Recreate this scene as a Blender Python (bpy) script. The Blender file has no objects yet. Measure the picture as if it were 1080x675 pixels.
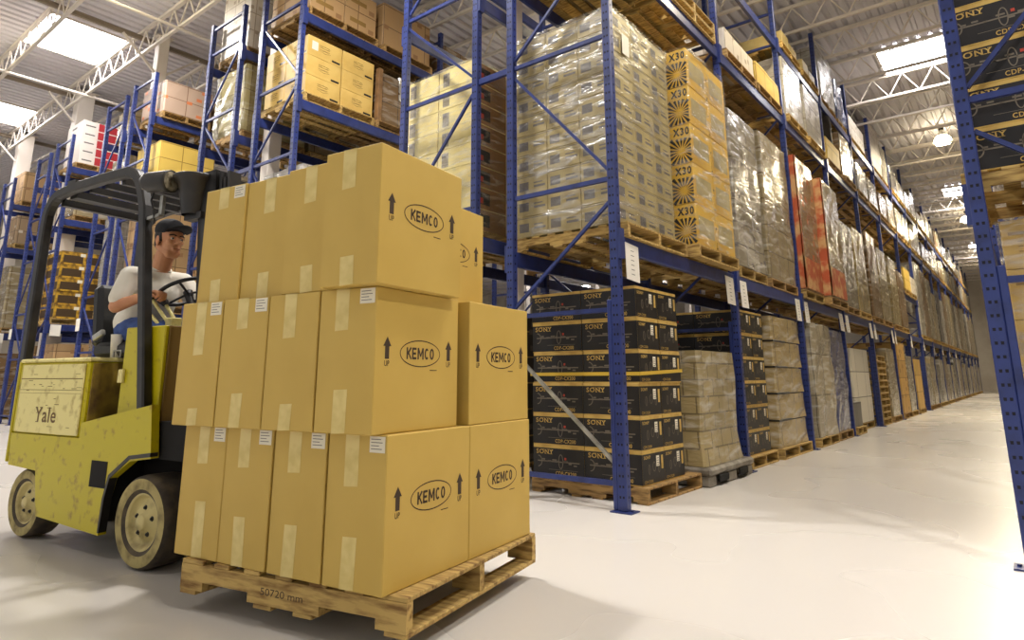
import bpy, bmesh, math, random
from mathutils import Vector, Matrix
R = random.Random(7)
PI = math.pi
S = bpy.context.scene
COL = S.collection

# ------------------------------------------------------------------ camera, world, exposure
YAW, PITCH, ROLL, CAMH = .6707, .2084, -.0025, .9946
cam = bpy.data.objects.new('camera', bpy.data.cameras.new('camera'))
COL.objects.link(cam)
cam.data.sensor_width = 36
cam.data.lens = 36 * 675.05 / 1080
cam.data.shift_y = -(337.5 - 255.58) / 1080
cam.data.clip_start = .05
cam.data.clip_end = 300
cam.location = (0, 0, CAMH)
cam.rotation_euler = (Matrix.Rotation(YAW, 3, 'Z') @ Matrix.Rotation(PI / 2 + PITCH, 3, 'X') @ Matrix.Rotation(ROLL, 3, 'Z')).to_euler()
S.camera = cam
S.view_settings.view_transform = 'Standard'
S.view_settings.look = 'None'
S.view_settings.gamma = 1
S.view_settings.use_curve_mapping = False
S.view_settings.exposure = 0.2
S.cycles.diffuse_bounces = 2
W = bpy.data.worlds.new('world')
S.world = W
W.use_nodes = True
W.node_tree.nodes['Background'].inputs[0].default_value = (1.0, .985, .96, 1)
W.node_tree.nodes['Background'].inputs[1].default_value = .62
SKY_EMIT = 16.0         # brightness of the diffusing skylight panels
WARM, NEUT = (1.0, .86, .60), (1.0, .965, .93)
LAMP_SPOTS = [(-1.1, 21.0, 330, WARM), (-1.2, 9.6, 125, WARM), (-.9, 4.0, 120, NEUT), (-1.3, 33.0, 260, WARM), (-1.3, 45.0, 260, WARM),
              (-5.3, 3.4, 290, NEUT), (-6.25, 11.0, 120, WARM), (-11.0, 2.7, 200, NEUT), (-15.3, 2.4, 130, NEUT), (-19.6, 2.0, 90, NEUT),
              (3.2, 1.0, 200, NEUT), (-5.5, -3.0, 70, NEUT), (-14.5, -3.2, 50, NEUT)]   # x, y, watts, colour; all but the first are added for their light

# ------------------------------------------------------------------ materials
def lin(c):
    return tuple(((x / 255) / 12.92 if x / 255 <= .04045 else ((x / 255 + .055) / 1.055) ** 2.4) for x in c) + (1,)
MATS = {}
def mat(name, col, rough=.6, metal=0, dark=None, scale=6, lo=.4, hi=.65, bump=0, stretch=(1, 1, 1), rnd=0, coat=0, bscale=None):
    if name in MATS: return MATS[name]
    m = bpy.data.materials.new(name); m.use_nodes = True
    nt = m.node_tree; N = nt.nodes; L = nt.links
    b = N['Principled BSDF']
    b.inputs['Roughness'].default_value = rough
    b.inputs['Metallic'].default_value = metal
    b.inputs['Coat Weight'].default_value = coat
    b.inputs['Base Color'].default_value = lin(col)
    out = None
    if dark or bump:
        tc = N.new('ShaderNodeTexCoord'); mp = N.new('ShaderNodeMapping')
        mp.inputs['Scale'].default_value = stretch
        L.new(tc.outputs['Object'], mp.inputs['Vector'])
        no = N.new('ShaderNodeTexNoise'); no.inputs['Scale'].default_value = scale
        no.inputs['Detail'].default_value = 6
        L.new(mp.outputs[0], no.inputs['Vector'])
    if dark:
        rp = N.new('ShaderNodeMapRange'); rp.inputs[1].default_value = lo; rp.inputs[2].default_value = hi
        L.new(no.outputs[0], rp.inputs[0])
        mx = N.new('ShaderNodeMix'); mx.data_type = 'RGBA'
        mx.inputs[6].default_value = lin(col); mx.inputs[7].default_value = lin(dark)
        L.new(rp.outputs[0], mx.inputs[0]); out = mx.outputs[2]
    if rnd:
        oi = N.new('ShaderNodeObjectInfo'); hs = N.new('ShaderNodeHueSaturation')
        mr = N.new('ShaderNodeMapRange'); mr.inputs[3].default_value = 1 - rnd; mr.inputs[4].default_value = 1 + rnd
        L.new(oi.outputs['Random'], mr.inputs[0]); L.new(mr.outputs[0], hs.inputs['Value'])
        hs.inputs['Color'].default_value = lin(col)
        if out: L.new(out, hs.inputs['Color'])
        out = hs.outputs[0]
    if out: L.new(out, b.inputs['Base Color'])
    if bump:
        bp = N.new('ShaderNodeBump'); bp.inputs['Strength'].default_value = bump; bp.inputs['Distance'].default_value = .01
        src = no
        if bscale:
            src = N.new('ShaderNodeTexNoise'); src.inputs['Scale'].default_value = bscale; src.inputs['Detail'].default_value = 4
            L.new(mp.outputs[0], src.inputs['Vector'])
        L.new(src.outputs[0], bp.inputs['Height']); L.new(bp.outputs[0], b.inputs['Normal'])
    MATS[name] = m
    return m
def emit(name, col, st):
    m = bpy.data.materials.new(name); m.use_nodes = True
    b = m.node_tree.nodes['Principled BSDF']
    b.inputs['Base Color'].default_value = col + (1,)
    b.inputs['Emission Color'].default_value = col + (1,); b.inputs['Emission Strength'].default_value = st
    return m
def cartons(name, col, seam, bw, bh, wrap=0., ink=None, rough=.55):
    """printed cartons in courses; wrap>0 lays wrinkled, glossy stretch film over them"""
    if name in MATS: return MATS[name]
    if wrap: col = tuple(c * .74 for c in col); seam = tuple(c * .7 for c in seam)
    m = bpy.data.materials.new(name); m.use_nodes = True
    nt = m.node_tree; N = nt.nodes; L = nt.links; b = N['Principled BSDF']
    tc = N.new('ShaderNodeTexCoord'); sp = N.new('ShaderNodeSeparateXYZ'); L.new(tc.outputs['Object'], sp.inputs[0])
    ad = N.new('ShaderNodeMath'); ad.operation = 'ADD'; L.new(sp.outputs[0], ad.inputs[0]); L.new(sp.outputs[1], ad.inputs[1])
    cb = N.new('ShaderNodeCombineXYZ'); L.new(ad.outputs[0], cb.inputs[0]); L.new(sp.outputs[2], cb.inputs[1])
    br = N.new('ShaderNodeTexBrick'); L.new(cb.outputs[0], br.inputs['Vector'])
    br.offset = 0.5 if bw < .3 else 0.0
    br.inputs['Scale'].default_value = 1
    br.inputs['Color1'].default_value = lin(col); br.inputs['Color2'].default_value = lin(tuple(int(c * .86) for c in col))
    br.inputs['Mortar'].default_value = lin(seam); br.inputs['Mortar Size'].default_value = .008
    br.inputs['Brick Width'].default_value = bw; br.inputs['Row Height'].default_value = bh
    out = br.outputs['Color']
    if ink:   # blocks of print on each carton
        sc = N.new('ShaderNodeMapping'); sc.inputs['Scale'].default_value = (1 / bw * 2.1, 1 / bh * 2.3, 1); L.new(cb.outputs[0], sc.inputs['Vector'])
        vo = N.new('ShaderNodeTexVoronoi'); vo.distance = 'CHEBYCHEV'; vo.inputs['Scale'].default_value = 1; vo.inputs['Randomness'].default_value = .62
        L.new(sc.outputs[0], vo.inputs['Vector'])
        gt = N.new('ShaderNodeMath'); gt.operation = 'LESS_THAN'; gt.inputs[1].default_value = .24; L.new(vo.outputs['Distance'], gt.inputs[0])
        mx = N.new('ShaderNodeMix'); mx.data_type = 'RGBA'; mx.inputs[7].default_value = lin(ink)
        L.new(gt.outputs[0], mx.inputs[0]); L.new(out, mx.inputs[6]); out = mx.outputs[2]
    b.inputs['Roughness'].default_value = rough
    if wrap:
        mp = N.new('ShaderNodeMapping'); mp.inputs['Scale'].default_value = (1.3, 1.3, 5); mp.inputs['Rotation'].default_value = (.5, .4, 0)
        L.new(tc.outputs['Object'], mp.inputs['Vector'])
        no = N.new('ShaderNodeTexNoise'); no.inputs['Scale'].default_value = 2.2; no.inputs['Detail'].default_value = 7; no.inputs['Distortion'].default_value = .8
        L.new(mp.outputs[0], no.inputs['Vector'])
        mr = N.new('ShaderNodeMapRange'); mr.inputs[1].default_value = .5; mr.inputs[2].default_value = .74; mr.inputs[3].default_value = .03; mr.inputs[4].default_value = wrap
        L.new(no.outputs[0], mr.inputs[0])
        mx = N.new('ShaderNodeMix'); mx.data_type = 'RGBA'; mx.inputs[7].default_value = lin((226, 222, 212))
        L.new(mr.outputs[0], mx.inputs[0]); L.new(out, mx.inputs[6]); out = mx.outputs[2]
        bp = N.new('ShaderNodeBump'); bp.inputs['Strength'].default_value = .55; bp.inputs['Distance'].default_value = .03
        L.new(no.outputs[0], bp.inputs['Height']); L.new(bp.outputs[0], b.inputs['Normal'])
        b.inputs['Roughness'].default_value = .24
        b.inputs['Coat Weight'].default_value = .5; b.inputs['Coat Roughness'].default_value = .12
        L.new(bp.outputs[0], b.inputs['Coat Normal'])
    L.new(out, b.inputs['Base Color'])
    MATS[name] = m
    return m
def film():
    m = bpy.data.materials.new('stretch_film'); m.use_nodes = True
    nt = m.node_tree; N = nt.nodes; L = nt.links
    N.remove(N['Principled BSDF']); o = N['Material Output']
    tc = N.new('ShaderNodeTexCoord'); mp = N.new('ShaderNodeMapping'); mp.inputs['Scale'].default_value = (1.2, 1.2, 4.5); mp.inputs['Rotation'].default_value = (.6, .5, 0)
    L.new(tc.outputs['Object'], mp.inputs['Vector'])
    no = N.new('ShaderNodeTexNoise'); no.inputs['Scale'].default_value = 3; no.inputs['Detail'].default_value = 7; no.inputs['Distortion'].default_value = 1
    L.new(mp.outputs[0], no.inputs['Vector'])
    mr = N.new('ShaderNodeMapRange'); mr.inputs[1].default_value = .47; mr.inputs[2].default_value = .75; mr.inputs[3].default_value = .05; mr.inputs[4].default_value = .66
    L.new(no.outputs[0], mr.inputs[0])
    bp = N.new('ShaderNodeBump'); bp.inputs['Strength'].default_value = .7; bp.inputs['Distance'].default_value = .03; L.new(no.outputs[0], bp.inputs['Height'])
    tr = N.new('ShaderNodeBsdfTransparent'); gl = N.new('ShaderNodeBsdfGlossy'); gl.inputs['Roughness'].default_value = .22; gl.inputs['Color'].default_value = (.9, .9, .88, 1)
    L.new(bp.outputs[0], gl.inputs['Normal'])
    df = N.new('ShaderNodeBsdfDiffuse'); df.inputs[0].default_value = (.62, .60, .55, 1)
    m1 = N.new('ShaderNodeMixShader'); m1.inputs[0].default_value = .45; L.new(gl.outputs[0], m1.inputs[1]); L.new(df.outputs[0], m1.inputs[2])
    m2 = N.new('ShaderNodeMixShader'); L.new(mr.outputs[0], m2.inputs[0]); L.new(tr.outputs[0], m2.inputs[1]); L.new(m1.outputs[0], m2.inputs[2])
    L.new(m2.outputs[0], o.inputs['Surface'])
    return m
FILM = film()
BLUE = mat('blue_rack_paint', (42, 56, 116), .36, 0, (30, 40, 86), 9, .45, .75, rnd=.12)
HOLE = mat('punched_hole_shade', (14, 16, 30), .8)  # flat dark quads, shade inside the post holes put into colour
GALV = mat('galvanised_steel', (190, 188, 180), .35, .6, (140, 138, 130), 8)
WOOD = mat('pallet_wood', (198, 166, 98), .8, 0, (126, 92, 46), 7, .42, .68, .3, (1, 6, 6), rnd=.14)
WOODD = mat('weathered_pallet_wood', (176, 140, 84), .8, 0, (96, 70, 40), 6, .42, .7, .3, (1, 6, 6), rnd=.15)
KRAFT = mat('kraft_board', (207, 174, 87), .62, 0, (200, 166, 79), 3, .35, .7, .04)
KRAFTT = mat('kraft_board_print', (66, 50, 34), .7)
TAPE = mat('packing_tape', (228, 206, 132), .32, 0, (214, 190, 112), 14)
LABEL = mat('paper_label', (236, 228, 206), .6)
INK = mat('label_ink', (120, 116, 108), .7)
CBLK = mat('black_print', (17, 15, 16), .45, 0, (28, 24, 23), 8)
CKR = mat('carton_edge_kraft', (206, 172, 92), .6, 0, (186, 150, 74), 9)
CGREY = mat('grey_print', (112, 102, 88), .6)
CRED = mat('red_print', (176, 60, 40), .6)
PLAST = mat('grey_skid_plastic', (150, 142, 128), .5, 0, (110, 102, 90), 8)
YEL = mat('truck_yellow_paint', (196, 180, 8), .42, 0, (150, 122, 24), 16, .58, .74, .05)
CREAM = mat('cream_panel_paint', (236, 222, 146), .5, 0, (186, 164, 92), 14, .55, .74, .05)
BLKM = mat('black_steel', (21, 19, 18), .45, 0, (40, 35, 30), 9)
RUB = mat('solid_tyre_rubber', (62, 54, 46), .8, 0, (94, 82, 62), 12)
TYREF = mat('dusty_tyre_wall', (176, 160, 104), .8, 0, (112, 98, 62), 12, .45, .7)
RIM = mat('cream_wheel_rim', (206, 190, 128), .5, 0, (140, 122, 74), 10, .5, .75)
SHADE = mat('black_and_shade', (16, 14, 13), .9)  # near-black for underside and irises, painted shade in openings
VINYL = mat('black_vinyl', (22, 21, 22), .5)
WHITEP = mat('white_joist_paint', (226, 216, 204), .5)

# ------------------------------------------------------------------ mesh builder
def text_geo(s, bold=0.0, cache={}):
    k = (s, bold)
    if k not in cache:
        cu = bpy.data.curves.new('t', 'FONT'); cu.body = s; cu.size = 1; cu.offset = bold; cu.resolution_u = 3; cu.space_character = 1 + bold * 7
        ob = bpy.data.objects.new('t', cu); COL.objects.link(ob)
        me = bpy.data.meshes.new_from_object(ob.evaluated_get(bpy.context.evaluated_depsgraph_get()))
        vs = [tuple(v.co[:2]) for v in me.vertices]; fs = [tuple(p.vertices) for p in me.polygons]
        bpy.data.objects.remove(ob); bpy.data.curves.remove(cu); bpy.data.meshes.remove(me)
        x0 = min(v[0] for v in vs); x1 = max(v[0] for v in vs); y0 = min(v[1] for v in vs); y1 = max(v[1] for v in vs)
        cache[k] = ([((x - x0) / (x1 - x0), (y - y0) / (y1 - y0)) for x, y in vs], fs)
    return cache[k]
class MB:
    def __init__(s): s.v = []; s.f = []; s.m = []; s.sm = []
    def add(s, vs, fs, m=0, smooth=False):
        n = len(s.v); s.v += [tuple(v) for v in vs]
        for f in fs: s.f.append(tuple(i + n for i in f)); s.m.append(m); s.sm.append(smooth)
        return s
    def box(s, x0, x1, y0, y1, z0, z1, m=0, c=0.0, T=None):
        if c <= 0:
            vs = [(x, y, z) for x in (x0, x1) for y in (y0, y1) for z in (z0, z1)]
            fs = [(0, 1, 3, 2), (4, 6, 7, 5), (0, 4, 5, 1), (2, 3, 7, 6), (0, 2, 6, 4), (1, 5, 7, 3)]
        else:
            vs = []; idx = {}
            for i, x in enumerate((x0, x1)):
                for j, y in enumerate((y0, y1)):
                    for k, z in enumerate((z0, z1)):
                        dx, dy, dz = c * (1 - 2 * i), c * (1 - 2 * j), c * (1 - 2 * k)
                        idx[i, j, k] = len(vs)
                        vs += [(x, y + dy, z + dz), (x + dx, y, z + dz), (x + dx, y + dy, z)]
            I = lambda i, j, k, a: idx[i, j, k] + a
            fs = []
            for i in (0, 1): fs.append([I(i, 0, 0, 0), I(i, 1, 0, 0), I(i, 1, 1, 0), I(i, 0, 1, 0)])
            for j in (0, 1): fs.append([I(0, j, 0, 1), I(1, j, 0, 1), I(1, j, 1, 1), I(0, j, 1, 1)])
            for k in (0, 1): fs.append([I(0, 0, k, 2), I(1, 0, k, 2), I(1, 1, k, 2), I(0, 1, k, 2)])
            for a in (0, 1):
                for b in (0, 1):
                    fs.append([I(0, a, b, 1), I(1, a, b, 1), I(1, a, b, 2), I(0, a, b, 2)])
                    fs.append([I(a, 0, b, 0), I(a, 1, b, 0), I(a, 1, b, 2), I(a, 0, b, 2)])
                    fs.append([I(a, b, 0, 0), I(a, b, 1, 0), I(a, b, 1, 1), I(a, b, 0, 1)])
                    for d in (0, 1): fs.append([I(a, b, d, 0), I(a, b, d, 1), I(a, b, d, 2)])
            ce = Vector(((x0 + x1) / 2, (y0 + y1) / 2, (z0 + z1) / 2)); o = []
            for f in fs:
                p = [Vector(vs[q]) for q in f]; n = (p[1] - p[0]).cross(p[2] - p[0]); g = sum(p, Vector()) / len(p)
                o.append(f if n.dot(g - ce) > 0 else f[::-1])
            fs = o
        if T: vs = [T @ Vector(v) for v in vs]
        return s.add(vs, fs, m)
    def bar(s, p, q, w, h, m=0, up=(0, 0, 1)):
        p, q = Vector(p), Vector(q); d = (q - p).normalized(); u = Vector(up)
        if abs(d.dot(u)) > .98: u = Vector((0, 1, 0))
        a = d.cross(u).normalized() * w / 2; b = a.cross(d).normalized() * h / 2
        vs = [p - a - b, p + a - b, p + a + b, p - a + b, q - a - b, q + a - b, q + a + b, q - a + b]
        return s.add(vs, [(0, 1, 2, 3), (7, 6, 5, 4), (0, 4, 5, 1), (1, 5, 6, 2), (2, 6, 7, 3), (3, 7, 4, 0)], m)
    def tube(s, pts, r, n=8, m=0, cap=True, sm=True):
        pts = [Vector(p) for p in pts]; rs = r if isinstance(r, (list, tuple)) else [r] * len(pts)
        vs = []; u = None
        for i, p in enumerate(pts):
            d = (pts[min(i + 1, len(pts) - 1)] - pts[max(i - 1, 0)]).normalized()
            if u is None: u = d.orthogonal().normalized()
            u = (u - d * u.dot(d)).normalized(); w = d.cross(u)
            for k in range(n): vs.append(p + (u * math.cos(2 * PI * k / n) + w * math.sin(2 * PI * k / n)) * rs[i])
        fs = [(i * n + k, i * n + (k + 1) % n, (i + 1) * n + (k + 1) % n, (i + 1) * n + k) for i in range(len(pts) - 1) for k in range(n)]
        s.add(vs, fs, m, sm)
        if cap: s.add(vs[:n], [tuple(range(n))[::-1]], m); s.add(vs[-n:], [tuple(range(n))], m)
        return s
    def lathe(s, o, ax, prof, n=24, m=0, sm=True):
        """prof: (distance along ax, radius)"""
        o = Vector(o); d = Vector(ax).normalized(); u = d.orthogonal().normalized(); w = d.cross(u)
        vs = [o + d * t + (u * math.cos(2 * PI * k / n) + w * math.sin(2 * PI * k / n)) * max(r, 1e-4) for t, r in prof for k in range(n)]
        fs = [(i * n + k, i * n + (k + 1) % n, (i + 1) * n + (k + 1) % n, (i + 1) * n + k) for i in range(len(prof) - 1) for k in range(n)]
        return s.add(vs, fs, m, sm)
    def prism(s, poly, y0, y1, m=0, T=None):
        """polygon in (x, z) swept along y"""
        n = len(poly); vs = [(x, y0, z) for x, z in poly] + [(x, y1, z) for x, z in poly]
        if T: vs = [T @ Vector(v) for v in vs]
        fs = [tuple(range(n)), tuple(range(n, 2 * n))[::-1]] + [(i, i + n, (i + 1) % n + n, (i + 1) % n) for i in range(n)]
        return s.add(vs, fs, m)
    def quad(s, o, xd, yd, w, h, m=0):
        o, xd, yd = Vector(o), Vector(xd), Vector(yd)
        return s.add([o, o + xd * w, o + xd * w + yd * h, o + yd * h], [(0, 1, 2, 3)], m)
    def text(s, t, o, xd, yd, w, h, m=0, bold=0.0):
        g, fs = text_geo(t, bold); o, xd, yd = Vector(o), Vector(xd), Vector(yd)
        return s.add([o + xd * (x * w) + yd * (y * h) for x, y in g], fs, m)
    def strokes(s, word, o, xd, yd, w, h, m=0, t=.2):
        """heavy block capitals drawn stroke by stroke"""
        G = {'K': [((.1, 0), (.1, 1)), ((.16, .42), (.86, 1)), ((.34, .56), (.9, 0))], 'E': [((.1, 0), (.1, 1)), ((.1, .91), (.86, .91)), ((.1, .5), (.76, .5)), ((.1, .09), (.86, .09))],
             'M': [((.1, 0), (.1, 1)), ((1.1, 0), (1.1, 1)), ((.13, 1), (.6, .25)), ((1.07, 1), (.6, .25))], 'C': 'arc', 'O': 'arc'}
        o, xd, yd = Vector(o), Vector(xd), Vector(yd); adv = {'M': 1.42}; tot = sum(adv.get(c, 1.12) for c in word) - .16; u = w / tot; x = 0
        for c in word:
            g = G[c]
            if g == 'arc':
                a0, a1 = (.78, 5.5) if c == 'C' else (0, 2 * PI)
                s.ring(o + xd * (x + .48) * u + yd * h * .5, xd, yd, .46 * u, h * .5, t * u * .95, m, 20, a0, a1)
            else:
                for k, (p, q) in enumerate(g):
                    P = o + xd * (x + p[0]) * u + yd * p[1] * h; Q = o + xd * (x + q[0]) * u + yd * q[1] * h; d = (Q - P).normalized(); n = xd * d.dot(yd) - yd * d.dot(xd); n = n * (t * u * (.5 if k < 2 or c == 'E' else .4))
                    s.add([P - n, Q - n, Q + n, P + n], [(0, 1, 2, 3)], m)
            x += adv.get(c, 1.12)
        return s
    def ring(s, c, xd, yd, rx, ry, t, m=0, n=32, a0=0, a1=2 * PI):
        c, xd, yd = Vector(c), Vector(xd), Vector(yd); vs = []
        for k in range(n + 1):
            a = a0 + (a1 - a0) * k / n
            for q in (0, 1): vs.append(c + xd * (rx - q * t) * math.cos(a) + yd * (ry - q * t) * math.sin(a))
        return s.add(vs, [(2 * k, 2 * k + 2, 2 * k + 3, 2 * k + 1) for k in range(n)], m)
    def mesh(s, name, mats):
        me = bpy.data.meshes.new(name); me.from_pydata(s.v, [], s.f)
        for m in (mats if isinstance(mats, (list, tuple)) else [mats]): me.materials.append(m)
        me.polygons.foreach_set('material_index', s.m); me.polygons.foreach_set('use_smooth', s.sm)
        me.update(); return me
    def build(s, name, mats, parent=None, loc=(0, 0, 0), rz=0):
        return inst(name, s.mesh(name, mats), parent, loc, rz)
def inst(name, me, parent=None, loc=(0, 0, 0), rz=0):
    o = bpy.data.objects.new(name, me); COL.objects.link(o); o.location = loc; o.rotation_euler = (0, 0, rz)
    if parent: o.parent = parent
    return o
def empty(name, loc=(0, 0, 0), rz=0):
    o = inst(name, None, None, loc, rz); o.empty_display_size = .1; return o
def tag(o, label, cat, group=None):
    o['label'] = label; o['category'] = cat
    if group: o['group'] = group
    return o
def struct(o): o['kind'] = 'structure'; return o
def recalc(me):
    b = bmesh.new(); b.from_mesh(me); bmesh.ops.recalc_face_normals(b, faces=b.faces); b.to_mesh(me); b.free()
ORD = ['first', 'second', 'third', 'fourth', 'fifth', 'sixth', 'seventh', 'eighth', 'ninth', 'tenth', 'eleventh', 'twelfth', 'thirteenth', 'fourteenth', 'fifteenth', 'sixteenth', 'seventeenth', 'eighteenth', 'nineteenth', 'twentieth']

# ------------------------------------------------------------------ setting: floor, ceiling, walls, columns, joists
CEIL = 8.0
X0, X1, Y0, Y1 = -34., 7., -9., 55.
fl = mat('polished_concrete', (219, 214, 208), .22, 0, (209, 202, 191), .12, .3, .8)
nt = fl.node_tree
# darker scuffs in the floor finish and a varying polish
bs = nt.nodes['Principled BSDF']
nz = nt.nodes.new('ShaderNodeTexNoise'); nz.inputs['Scale'].default_value = .5; nz.inputs['Detail'].default_value = 2
tcn = nt.nodes.new('ShaderNodeTexCoord'); nt.links.new(tcn.outputs['Object'], nz.inputs['Vector'])
mrn = nt.nodes.new('ShaderNodeMapRange'); mrn.inputs[3].default_value = .25; mrn.inputs[4].default_value = .30
nt.links.new(nz.outputs[0], mrn.inputs[0]); nt.links.new(mrn.outputs[0], bs.inputs['Roughness'])
b = MB().box(X0, X1, Y0, Y1, -.2, 0, 0)
struct(b.build('floor', fl))
DECK = mat('white_roof_deck', (218, 213, 217), .55, 0, (206, 200, 203), .6, .4, .7)
c = MB()
prof = []; x = X0
while x < X1:                       # ribbed steel deck, ribs along the aisles
    prof += [(x, CEIL), (x + .11, CEIL), (x + .135, CEIL + .05), (x + .19, CEIL + .05), (x + .215, CEIL)]; x += .215
vs = [(px, y, pz) for px, pz in prof for y in (Y0, Y1)]
c.add(vs, [(2 * i, 2 * i + 1, 2 * i + 3, 2 * i + 2) for i in range(len(prof) - 1)], 0)
c.box(X0, X1, Y0, Y1, CEIL + .12, CEIL + .2, 0)
struct(c.build('ceiling', DECK))
WALL = mat('pale_wall_cladding', (206, 196, 178), .7, 0, (190, 178, 158), 1)
b = MB(); b.box(X0, X1, Y1, Y1 + .2, 0, CEIL + .2)
for k in range(40): b.box(X0 + k * 1.03, X0 + k * 1.03 + .06, Y1 - .04, Y1, 0, CEIL)
struct(b.build('wall_back', WALL))
b = MB(); b.box(X0 - .2, X0, Y0, Y1, 0, CEIL + .2)
for k in range(60): b.box(X0, X0 + .04, Y0 + k * 1.06, Y0 + k * 1.06 + .06, 0, CEIL)
struct(b.build('wall_left', WALL))
struct(MB().box(X1, X1 + .2, Y0, Y1, 0, CEIL + .2).build('wall_right', WALL))
# open-web joists across the aisles
jm = MB()
L_ = X1 - X0
jm.box(X0, X1, -.035, .035, CEIL - .07, CEIL - .005); jm.box(X0, X1, -.03, .03, CEIL - .58, CEIL - .53)
n = int(L_ / .62)
for k in range(n):
    xa = X0 + .62 * k
    jm.bar((xa, 0, CEIL - .55), (xa + .31, 0, CEIL - .05), .022, .022); jm.bar((xa + .31, 0, CEIL - .05), (xa + .62, 0, CEIL - .55), .022, .022)
jme = jm.mesh('roof_joist', WHITEP)
JY = [3.2 + 1.48 * k for k in range(-5, 35)]
for y in JY: struct(inst('roof_joist', jme, None, (0, y, 0)))
GIRD = mat('grey_girder_paint', (140, 126, 108), .6)
for i, gx in enumerate((-3.84, -8.67, -13.18, -17.45, -22.0)):
    b = MB(); b.box(-.03, .03, Y0, Y1, -.012, 0); b.box(-.008, .008, Y0, Y1, -.08, 0); b.box(-.03, .03, Y0, Y1, -.092, -.08)
    struct(b.build('roof_girder', GIRD, None, (gx - .3, 0, CEIL - .08)))
    for y in ((4.9 if i == 0 else 5.0), 17.1, 29, 41):
        b = MB(); w = (.06, .1, .1, .17, .17)[i]
        b.box(-w, w, -w, w, .012, CEIL - .1, 0, .008); b.box(-w - .02, w + .02, -w - .02, w + .02, 0, .015); b.box(-w - .03, w + .03, -w - .06, w + .06, CEIL - .12, CEIL - .1)
        b.bar((0, w, 7.1), (0, .75, 7.7), .04, .04); b.bar((0, -w, 7.1), (0, -.75, 7.7), .04, .04)
        struct(b.build('column', WHITEP, None, (gx, y, 0)))
for px in (-16.2, -11.6, -5.4):
    struct(MB().tube([(px, Y0, CEIL - .62), (px, Y1, CEIL - .62)], .03, 8).build('sprinkler_pipe', WHITEP))
SKY = emit('skylight_diffuser', (1.0, .97, .98), SKY_EMIT)
sk = 0
for (xa, xb) in ((-1.75, -.45), (-15.75, -14.05), (-21.5, -19.9), (-27.6, -26.0), (-6.9, -5.6), (-10.9, -9.6)):
    for y in (3.2, 15.04, 28.36, 41.68):
        if xa in (-6.9, -10.9) and y < 10: continue
        sk += 1
        r = MB(); q = .05
        for (u0, u1, w0, w1) in ((xa - q, xa, y + .06 - q, y + 1.42 + q), (xb, xb + q, y + .06 - q, y + 1.42 + q), (xa, xb, y + .06 - q, y + .06), (xa, xb, y + 1.42, y + 1.42 + q)):
            r.box(u0, u1, w0, w1, CEIL - .03, CEIL + .02)
        fr = struct(r.build('window_%d' % sk, WHITEP))
        p = MB().box(xa, xb, y + .06, y + 1.42, CEIL - .012, CEIL - .002).build('skylight_panel', SKY, fr)

# ------------------------------------------------------------------ high-bay lamps
bell = MB().lathe((0, 0, 0), (0, 0, -1), [(0, .05), (.1, .06), (.14, .10), (.2, .12), (.21, .1)], 20).mesh('ballast_housing', GALV)
GLOW = emit('lamp_glow', (1.0, .88, .60), 26)
globe = MB().lathe((0, 0, -.2), (0, 0, -1), [(0, .11), (.04, .16), (.12, .21), (.2, .23), (.24, .2), (.27, .1), (.275, .0)], 20).mesh('refractor', GLOW)
rod = MB().tube([(0, 0, 0), (0, 0, .1)], .012, 6).box(-.06, .06, -.06, .06, -.04, .06).mesh('hanger', BLKM)
for i, (lx, ly, watts, tint) in enumerate(LAMP_SPOTS):
    near = min(JY, key=lambda q: abs(q - ly)) + .1
    where = 'over the right aisle' if -2.5 < lx < -.2 and ly > 3 else ('over the second aisle' if -7 < lx < -5 and ly > 3 else ('over the front cross aisle' if ly < 3 else 'over a left aisle'))
    t = tag(empty('high_bay_lamp', (lx, near, CEIL - .1)), 'added bell shaped ceiling lamp %s, about %d metres from the camera' % (where, round(math.hypot(lx, near))) if not (i == 0) else 'glowing bell lamp high over the right aisle, left of the near right upright', 'lamp', 'high-bay ceiling lamps')
    for nm, me in (('ballast_housing', bell), ('refractor', globe), ('hanger', rod)): inst(nm, me, t)
    ld = bpy.data.lights.new('lamp_light', 'AREA'); ld.shape = 'DISK'; ld.size = .42; ld.energy = watts; ld.color = tint; ld.spread = 2.9
    inst('lamp_light', ld, t, (0, 0, -.50))

# ------------------------------------------------------------------ pallet racks
YA, BAY = 4.55, 2.70
#      front x, back x, bays, top z, beam tops, description
ROWS = {'R': (-.115, .965, 2, 6.75, (2.06, 4.9, 6.2), 'right-edge rack'),
        'A': (-2.53, -3.61, 17, 7.6, (2.14, 4.95, 6.24), 'rack along right aisle'),
        'B': (-5.15, -4.07, 2, 6.9, (2.35, 4.95, 6.24), 'rack backing the right-aisle rack'),
        'C': (-7.34, -8.36, 2, 6.9, (2.14, 4.73, 6.04), 'rack facing second aisle'),
        'D': (-9.96, -8.98, 1, 6.77, (2.14, 4.62, 6.03), 'rack left of the second aisle pair'),
        'E': (-12.1, -13.0, 1, 6.6, (2.14, 4.55, 5.76), 'rack behind the lift-truck headlight'),
        'F': (-14.25, -13.36, 1, 6.5, (2.14, 4.5, 5.72), 'rack over the lift-truck roof'),
        'G': (-16.27, -17.22, 1, 6.4, (2.14, 4.45, 5.66), 'rack with the red-white cartons'),
        'H': (-18.5, -17.67, 1, 6.28, (2.14, 4.4, 5.6), 'rack left of the lift-truck roof'),
        'I': (-20.4, -21.3, 1, 6.2, (2.14, 4.34, 5.5), 'rack at the left edge')}
PW, PD = .078, .07
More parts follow.
